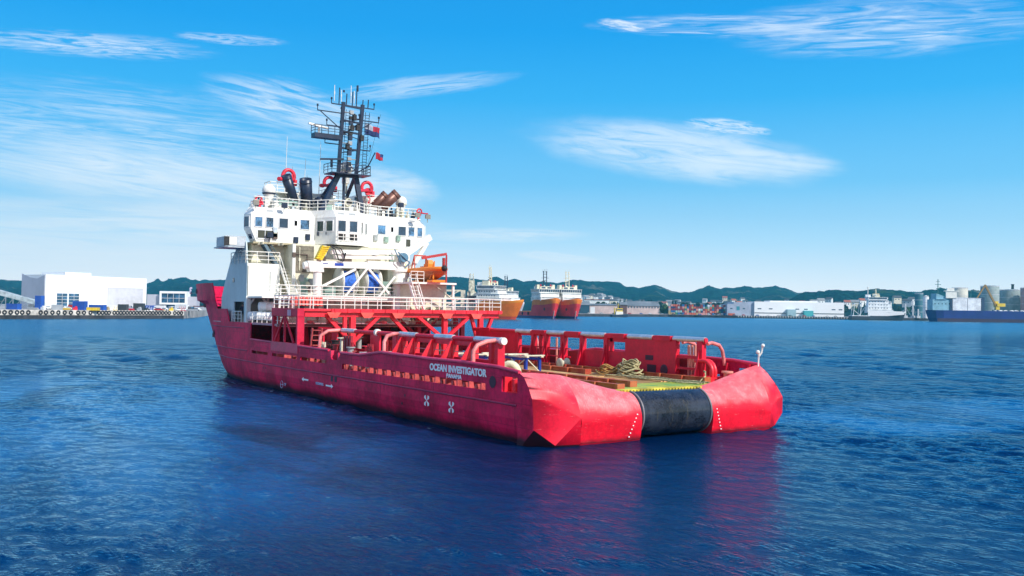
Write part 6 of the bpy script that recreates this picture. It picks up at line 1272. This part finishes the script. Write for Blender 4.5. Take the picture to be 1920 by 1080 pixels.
b = MB(); b.box(5, 30, 3, 17, 12.5, 17); b.box(5, 24, 3, 17, 17, 24.5); b.box(8, 20, 2, 18, 24.5, 25); b.hexa([(9, 3, 25), (27, 3, 25), (27, 17, 25), (9, 17, 25), (9, 3, 31), (18, 3, 28), (18, 17, 28), (9, 17, 31)]); b.build('superstructure', fmat('ship_pale_blue', (.22, .42, .52), scale=.2), bs)
b = MB(); b.box(19, 31, 1.2, 2.8, 26, 33.5); b.box(17, 33, .6, 3.4, 33.5, 34.2); b.box(20, 28, .8, 3, 34.2, 37); b.build('wheelhouse', WHITE, bs)
for k in range(5): b = MB(); b.box(7+k*4, 8+k*4, 2.9, 2.98, 19, 20.4); b.build('window', GLASS, bs)
b = MB(); b.tube((13, 8, 25), (13, 8, 47), .45, 8); b.beam((9.5, 8, 41), (16.5, 8, 41), .4, .5); b.beam((11, 8, 44.5), (15, 8, 44.5), .35, .4); b.box(11.5, 14.5, 7, 9, 36, 37); b.build('mast', mat('mast_green', (.05, .16, .15)), bs)
for k, (x0, x1, z1) in enumerate(((27, 43, 26.5), (44, 58, 26.0))): b = MB(); b.box(x0, x1, 2, 16, 12.5, z1); b.box(x0-.4, x0, 1.8, 16, 12.5, z1+.4); b.box(x0-.3, x1+.3, 1.7, 16, z1, z1+.5); b.build('deck_tank', fmat('tank_lilac_white', (.72, .74, .80), var=.15, scale=.1), bs)
b = MB(); b.box(24, 26.5, 2, 16, 12.5, 27); b.box(58.5, 62, 2, 16, 12.5, 27.5); b.each('bulkhead', fmat('bulkhead_dark', (.02, .04, .09)), bs)
ex = thing('excavator', 'yellow excavator with raised brown arm standing on the blue ship', 'excavator', W(1743, 1030, 11.4)+RH*80+FH*10, ROT)
b = MB(); b.box(-4, 4, -3, 3, 0, 2.4); b.build('track', fmat('track_blue', (.02, .05, .15)), ex); b = MB(); b.box(-1, 8, -2.5, 2.5, 6, 9.6); b.box(-3, 1, -1, 2.4, 6, 12); b.box(-2, 2, -2, 2, 2.4, 6); b.build('cab', VC['yellow'], ex)
b = MB(); b.beam((-2, -1, 7), (-14, -1, 30), 1.5, 1.9); b.beam((-14, -1, 30), (-26, -1, 10), 1.1, 1.4); b.build('arm', fmat('arm_brown', (.30, .17, .04)), ex); b = MB(); b.prism([(-30, 6), (-24, 6), (-24, 11), (-28, 11)], -2.5, .5, 'y'); b.beam((-27, -1, 8), (-38, -1, 1), .8, .8); b.build('bucket', fmat('track_blue', (.02, .05, .15)), ex)
b = MB()
for k in range(6): b.ball((k*6, rn.uniform(0, 3), 0), 2.2+rn.random(), 10, .7)
tag(b.build('scrap_heap', fmat('scrap_white', (.6, .62, .66), var=.5, scale=.6)), 'pale scrap heap on the blue ship beside the excavator', 'scrap', None, W(1743, 1030, 11.6)+RH*76+FH*5, ROT)
# tanks ashore
def silo(u0, u1, v, Z, m, label, rim=True):
    r = (u1-u0)/2*Z/F; h_ = hz((u0+u1)/2, v, Z)-3; t = thing('storage_tank', label, 'tank', W((u0+u1)/2, Z+r, 3), ROT, 'storage tanks behind the blue ship')
    b = MB(); b.lathe((0, 0, 0), [(r, 0), (r, h_), (r*.98, h_+.2), (r*.3, h_+1.6), (.1, h_+1.8)], 32); b.build('shell', m, t); b = MB()
    for k in range(4): b.lathe((0, 0, h_*(k+1)/4), [(r*1.004, -.25), (r*1.012, 0), (r*1.004, .25)], 32)
    b.rail([(r*math.cos(a_), r*math.sin(a_), h_) for a_ in np.linspace(0, 2*PI, 14, endpoint=False)], 1.2, 2, 4, .08, True); b.each('rim', STEELW, t); return t
TK = fmat('tank_steel', (.24, .29, .28), var=.15, scale=.15, streak=.4)
silo(1840, 1872.5, 537, 1150, TK, 'tall grey steel tank, tallest one behind the excavator arm'); silo(1876, 1917, 544, 1165, TK, 'wide grey steel tank nearest the right edge'); silo(1786, 1814, 540.5, 1220, fmat('tank_tan', (.55, .52, .44), scale=.1), 'tan coloured wide tank behind the square deck tanks'); silo(1731, 1741.5, 556.5, 1120, fmat('tank_white', (.8, .8, .8)), 'slim white tank left of the blue ship'); silo(1716, 1731, 551, 1150, fmat('tank_dark_teal', (.03, .13, .17)), 'dark teal tank in the shade beside the slim white tank', )
silo(1916, 1960, 540, 1130, fmat('tank_red_grey', (.4, .22, .2)), 'dull red tank cut by the right edge')
b = MB(); b.tube((0, 0, 0), (3, 0, 38), .7, 8, .4); b.beam((0, 0, 0), (0, 0, 8), 2, 2); tag(b.build('lattice_crane', mat('mast_green', (.05, .16, .15))), 'thin dark green leaning crane jib between the tanks', 'crane', None, W(1817, 1240, 3), ROT)
b = MB(); b.tube((0, 0, 0), (0, 0, 8), 1.6, 12); b.tube((0, 0, 8), (0, 0, 8.8), 2, 12); tag(b.build('chimney', BLACK), 'short black chimney on the roof line above the rightmost grey tank', 'chimney', None, W(1899, 1175, hz(1899, 546, 1175)), ROT)
# warehouses
def gable(name, label, u0, u1, Z, vw, vr, m, mr, depth=18, door=None, windows=0, base=3.0, rotz=0):
    w_ = (u1-u0)*Z/F; hw_ = hz(u0, vw, Z)-base; hr = hz(u0, vr, Z)-base; t = thing(name, label, 'building', W((u0+u1)/2, Z, base), ROT+R(rotz), 'warehouses on the far shore')
    b = MB(); b.box(-w_/2, w_/2, 0, depth, 0, hw_); b.build('wall', m, t)
    b = MB(); b.prism([(-.8, hw_), (depth/2, hr), (depth+.8, hw_), (depth+.8, hw_-.3), (-.8, hw_-.3)], -w_/2-.5, w_/2+.5, 'x'); b.build('roof', mr, t)
    if door: b = MB(); b.box(door[0]*w_-w_/2, door[1]*w_-w_/2, -.12, -.02, 0, hw_*.75); b.build('door', WALLW, t)
    for k in range(windows): x = -w_/2+w_*(k+.5)/windows; b = MB(); b.box(x-.9, x+.9, -.12, -.02, hw_*.72, hw_*.9); b.build('window', GLASS, t)
    return t
PW = fmat('warehouse_pink', (.62, .46, .42), var=.12, scale=.1); SR_ = fmat('slate_roof', (.16, .18, .20), var=.2); DN = fmat('warehouse_navy', (.015, .06, .10))
gable('warehouse', 'low pink-walled warehouse with a white door right of the orange ships', 1104, 1158, 1130, 571.5, 569, PW, SR_, door=(.06, .22)); gable('warehouse', 'dark blue warehouse under a slate roof just right of the cream-masted ship', 1084, 1106, 1120, 571.5, 564, DN, SR_)
gable('warehouse', 'pink warehouse with a long grey roof and a row of small windows', 1176, 1237, 1200, 573, 564.3, PW, SR_, windows=11, depth=30); gable('warehouse', 'dark brown gable house left of the long grey roof', 1163, 1176, 1195, 571, 566, fmat('warehouse_brown', (.12, .05, .04)), SR_, depth=12)
lg = thing('long_warehouse', 'very long flat white warehouse on the quay left of the trawler', 'building', W(1415, 1180, 3), ROT, 'warehouses on the far shore'); sc_ = 1180/F
b = MB(); b.box(0, 168*sc_, 0, 40, 0, hz(1500, 566.5, 1180)-3); b.box(30*sc_, 120*sc_, 3, 30, hz(1500, 566.5, 1180)-3, hz(1500, 564.5, 1180)-3); b.build('wall', WALLW, lg)
b = MB(); b.box(-38*sc_, -.1, 3, 40, 0, hz(1400, 566.5, 1180)-3); b.box(-50*sc_, -38*sc_, 3, 40, 0, hz(1400, 570, 1180)-3); b.build('grey_wing', fmat('wing_cladding', (.36, .40, .50)), lg)
b = MB(); b.box(.1, 168*sc_, -.3, -.05, 3.2, 4.1); b.build('canopy_shadow_gap', fmat('dark_gap', (.06, .07, .08)), lg)
for u in (1421, 1442, 1492, 1508, 1560, 1573): b = MB(); x = (u-1415)*sc_; b.box(x, x+4.6, -.12, -.02, 11.3-3, 12.6-3); b.build('window', GLASS, lg)
for x in (-30, -14): b = MB(); b.box(x, x+3, 2.88, 2.98, 8, 9.4); b.build('window', GLASS, lg)
b = MB(); b.box(-22, -18, 2.86, 2.98, 6.5, 11.5); b.build('sign_panel', fmat('teal_panel', (.04, .25, .32)), lg)
b = MB(); b.box((1506-1415)*sc_, (1523-1415)*sc_, -6, -.3, 0, 7.2); b.build('lean_to', fmat('teal_shed', (.05, .34, .36)), lg); b = MB(); b.box((1474-1415)*sc_, (1490-1415)*sc_, -7, -.3, 0, 8.5); b.build('lean_to', fmat('grey_teal_shed', (.30, .45, .50)), lg)
# harbour tug
tg = thing('tug', 'small tug with yellow wheelhouse and navy hull moored at the warehouse quay', 'boat', W(1163, 1000, 0), ROT+R(14))
b = MB(); b.prism([(-8, -1), (8, -1), (10, 3), (7, 3.2), (-7.5, 2.4), (-9, 2.4)], 0, 6, 'y'); b.build('hull', NAVY, tg); b = MB(); b.box(-4, 4, 1, 5, 2.4, 6); b.build('deckhouse', WHITE, tg); b = MB(); b.box(-3, 3.6, 1.2, 4.8, 6, 9.5); b.build('wheelhouse', VC['yellow'], tg); b = MB(); b.box(-2.7, 3.3, 1.1, 1.19, 7.4, 8.6); b.build('window', GLASS, tg); b = MB(); b.beam((-1, 3, 9.5), (-1, 3, 15), .4, .4); b.beam((-3, 3, 13), (1, 3, 13), .3, .3); b.tube((-5, 3, 3), (-5, 3, 10), .7, 10); b.build('mast', VC['yellow'], tg)
# containers
CCOL = {'dark red': (.28, .03, .03), 'orange red': (.62, .12, .05), 'navy': (.01, .03, .12), 'green': (.05, .22, .10), 'pale teal': (.30, .52, .50), 'tan': (.50, .36, .16), 'grey': (.40, .42, .44), 'white': (.75, .75, .74), 'blue': (.02, .14, .38), 'pink': (.68, .30, .26)}
cm = {}
rn = random.Random(5); ci = 0
for cidx in range(26):
    u = 1256+cidx*4.3; nh = [4, 5, 5, 5, 5, 4, 5, 5, 4, 5, 5, 5, 4, 4, 5, 5, 4, 5, 5, 5, 4, 5, 5, 4, 5, 4][cidx]
    for k in range(nh):
        if k < 1 and cidx in (5, 13, 20): continue
        cn = rn.choices(list(CCOL), [5, 3, 3, 1.5, 1.5, 3, 1.5, 1, 1.5, 1.5])[0]
        if cn not in cm:
            b = MB(); b.box(-1.22, 1.22, 0, 6.06, .0, 2.55)
            for i in range(4): b.box(-1.1+i*.55, -.85+i*.55, -.06, 0, .2, 2.4)
            cm[cn] = b.build('shipping_container', fmat('container_'+cn.replace(' ', '_'), CCOL[cn], rough=.5, scale=.2)); o = cm[cn]
        else: o = cm[cn].copy(); COL.objects.link(o)
        tag(o, f'{cn} container, {["bottom", "second", "third", "fourth", "top"][k] if k < 5 else "top"} tier, {ordn(cidx)} column from the left of the stacks', 'container', 'containers stacked on the far quay', W(u, 1192, 3.0+k*2.6), ROT)
for i, (u, Z, k, lab) in enumerate(((1384, 1230, 'dark red', 'dark red container row top above the grey warehouse wing'), (1404, 1230, 'pink', 'long pink container on top behind the white warehouse'), (1372, 1160, 'orange red', 'low orange red container at the quay edge'), (1316, 1165, 'pink', 'pink container lying in front of the stacks'))):
    b = box_c(12 if i < 2 else 8, 2.6, 2.4, None); zt = 14.2 if i < 2 else 3.0; o = b.build('shipping_container', fmat('container_'+k.replace(' ', '_'), CCOL[k])); tag(o, lab, 'container', 'loose containers on the far quay', W(u, Z, zt), ROT)
b = MB(); b.box(-24, 14, 0, 12, 0, 11.1); tag(b.build('storage_shed', fmat('shed_grey', (.35, .30, .30))), 'low grey shed behind the white warehouse carrying two containers', 'building', None, W(1394, 1230, 3), ROT)
for i in range(22):
    u = 1110+i*22+rn.uniform(-5, 5); Z = 1040+(u-1110)*.9 if u < 1250 else 1155
    if u > 1580: break
    car(f'{["white", "silver", "dark grey", "red", "blue"][i % 5]} car on the far quay, {ordn(i)} from the orange ships', VC[['white', 'silver', 'dark grey', 'red', 'blue'][i % 5]], u, Z, ROT+R(rn.uniform(-40, 40)), 'cars on the far quay', 3.0)
# houses on the slopes
def house(u, Z, z, m, mr, label, s_=1.0):
    t = thing('house', label, 'house', W(u, Z, z), ROT+R(rn.uniform(-40, 40)), 'houses on the wooded slopes'); w_ = 6*s_
    b = MB(); b.box(-w_, w_, -4, 4, -6, 5.5); b.prism([(-4, 5.5), (4, 5.5), (0, 8.5)], -w_, w_, 'x'); b.build('wall', m, t)
    b = MB(); b.prism([(-4.6, 5.3), (0, 8.8), (4.6, 5.3), (4.6, 5.8), (0, 9.3), (-4.6, 5.8)], -w_-.5, w_+.5, 'x'); b.build('roof', mr, t)
    for k in (-.5, .3): b = MB(); b.box(k*w_-.9, k*w_+.9, -4.12, -4.02, 1.6, 3.4); b.build('window', GLASS, t)
HW = [fmat('house_white', (.8, .8, .78)), fmat('house_cream', (.7, .62, .48)), fmat('house_red', (.38, .07, .05)), fmat('house_grey', (.5, .5, .52))]; HR = [fmat('roof_red', (.35, .10, .06)), fmat('roof_dark', (.07, .07, .08)), fmat('roof_grey', (.25, .25, .26))]
hs = []
for lo, hi, n, z0 in ((1085, 1150, 13, 1850), (1150, 1260, 13, 1900), (1262, 1500, 34, 1900)):
    for i in range(n): hs.append((lo+(hi-lo)*(i+.5)/n+rn.uniform(-3, 3), z0+rn.random()**1.3*500))
for i in range(14): hs.append((1506+i*16+rn.uniform(-4, 4), 1560+rn.random()*180))
hs.sort()
def ground_z(u, Z, prof=PR_R, Z0=1500, Z1=3300):
    v = np.interp(u, [p[0] for p in prof], [p[1] for p in prof]); H = hz(u, v, Z1); t = max(0, (Z-Z0)/(Z1-Z0)); f = t**1.25*(.75+.25*math.sin(u*.05+t*5)*(1-t)); return 3+(H-3)*min(1, f+(t**6)*(1-f))
for i, (u, Z) in enumerate(hs):
    k = rn.choices([0, 1, 2, 3], [9, 2, 1, 2])[0]
    house(u, Z, (max(6, ground_z(u, Z))+3) if u < 1503 else 16+(Z-1560)*.1, HW[k], rn.choice(HR+HR[1:]*2), f'{["white", "cream", "red", "grey"][k]} house on the wooded slope, {ordn(i) if i < 40 else ordn(len(hs)-1-i)} from the {"left" if i < 40 else "right"}', rn.uniform(.8, 1.35))
t = thing('long_house', 'long low white building on the slope above the pink warehouse', 'building', W(1120, 1620, 20), ROT); b = MB(); b.box(-21, 21, 0, 10, -8, 5); b.build('wall', HW[0], t); b = MB(); b.box(-22, 22, -1, 11, 5, 6); b.build('roof', HR[0], t)
# trees
LEAF = fmat('leaf_green', (.05, .11, .03), rough=.9, scale=.3, var=.5); LEAFD = fmat('leaf_dark_green', (.012, .04, .02), rough=.9, scale=.3, var=.5); BARK = fmat('bark', (.10, .07, .05))
def tree_mesh(h_, r, m, seed, conif=False):
    q = random.Random(seed); b = MB(); n = 420
    for i in range(n):
        a_ = q.random()*2*PI; zt = q.random(); cl = .75+.25*math.sin(a_*3+seed+zt*7)
        rr = (r*(1-zt)*1.05+.2 if conif else r*math.sqrt(max(0, 1-(2*zt-1)**2)))*math.sqrt(q.random())*cl
        c = Vector((rr*math.cos(a_), rr*math.sin(a_), h_*(.22+.78*zt))); s_ = r*.16; d1 = Vector((q.gauss(0, 1), q.gauss(0, 1), q.gauss(0, 1))).normalized()*s_; d2 = d1.cross(Vector((q.gauss(0, 1), q.gauss(0, 1), q.gauss(0, 1)))).normalized()*s_
        b.add([c-d1, c-d2, c+d1, c+d2], [(0, 1, 2, 3)])
    t = b
    k = MB(); k.tube((0, 0, -3), (0, 0, h_*.75), r*.09, 6, r*.03)
    for i in range(5): a_ = i*1.3; k.tube((0, 0, h_*(.3+.08*i)), (r*.6*math.cos(a_), r*.6*math.sin(a_), h_*(.5+.08*i)), r*.04, 5, r*.015)
    return t, k
protos = []
for seed, (h_, r, m, cf) in enumerate(((11, 5, LEAF, False), (13, 5.5, LEAFD, False), (16, 4, LEAFD, True), (8, 4.2, LEAF, False))):
    protos.append((tree_mesh(h_, r, m, seed, cf), m, cf))
tspots = [(1247, 1200, 0), (1251, 1205, 3), (1243, 1210, 3), (1122, 1240, 1), (1132, 1245, 1), (1142, 1240, 0), (1152, 1250, 1)]+[(1258+i*11+rn.uniform(-4, 4), 1420+rn.uniform(0, 90), rn.choice([0, 1, 1, 2])) for i in range(42)]+[(1160+i*9+rn.uniform(-4, 4), 1420+rn.uniform(0, 60), rn.choice([0, 1, 2])) for i in range(10)]
tspots.sort(); made = {}
for i, (u, Z, k) in enumerate(tspots):
    (cb, tb), m, cf = protos[k]; z = 3.0 if Z < 1400 else 6
    if k not in made:
        t = thing('pine_tree' if cf else 'leafy_tree', '', 'tree', (0, 0, 0), 0, 'trees behind the far quay'); cb.build('crown', m, t, fixn=False); tb.build('trunk', BARK, t); made[k] = t
    else: t = copy_tree(made[k])
    t.location = W(u, Z, z); t.rotation_euler = (0, 0, rn.random()*6); t.scale = (1.15,)*3
    t['label'] = f'{["light green", "dark green", "dark pointed", "low light green"][k]} tree behind the far quay, {ordn(i) if i < 60 else "last"} from the left'
b = MB()
for i in range(1): 
    for j in range(700):
        a_ = rn.random()*2*PI; zt = rn.random(); rr = 9*math.sqrt(1-zt)*math.sqrt(rn.random()); c = Vector((rr*math.cos(a_)*1.5, rr*math.sin(a_), 12*zt)); d1 = Vector((rn.gauss(0, 1), rn.gauss(0, 1), rn.gauss(0, 1))).normalized()*1.1; d2 = d1.cross(Vector((rn.gauss(0, 1), rn.gauss(0, 1), rn.gauss(0, 1)))).normalized()*1.1; b.add([c-d1, c-d2, c+d1, c+d2], [(0, 1, 2, 3)])
t = thing('leafy_tree', 'dark round tree rising above the tanks near the right edge', 'tree', W(1883, 1400, 28), ROT); b.build('crown', LEAFD, t, fixn=False); b = MB(); b.tube((0, 0, -25), (0, 0, 8), 1.2, 8, .5); b.build('trunk', BARK, t)

# ------------------------------------------------------------------ air
HAZE = True
if HAZE:
    hb_ = MB(); zt = 420; c = Vector((CX, CY, 0))+FH*1900
    L_, Wd_ = 2000, 2700
    P4 = [c-FH*L_-RH*Wd_, c+FH*L_-RH*Wd_, c+FH*L_+RH*Wd_, c-FH*L_+RH*Wd_]
    hb_.hexa([(p.x, p.y, -4) for p in P4]+[(p.x, p.y, zt) for p in P4]); hz_o = hb_.build('haze', bpy.data.materials.new('air_haze')); hz_o['kind'] = 'stuff'
    m = hz_o.data.materials[0]; m.use_nodes = True; nt = m.node_tree; nt.nodes.clear(); v_ = nt.nodes.new('ShaderNodeVolumePrincipled'); v_.inputs['Density'].default_value = .00012; v_.inputs['Color'].default_value = (.12, .75, 1.0, 1); v_.inputs['Anisotropy'].default_value = .2
    nt.links.new(v_.outputs[0], nt.nodes.new('ShaderNodeOutputMaterial').inputs['Volume'])
    SC.cycles.volume_bounces = 0
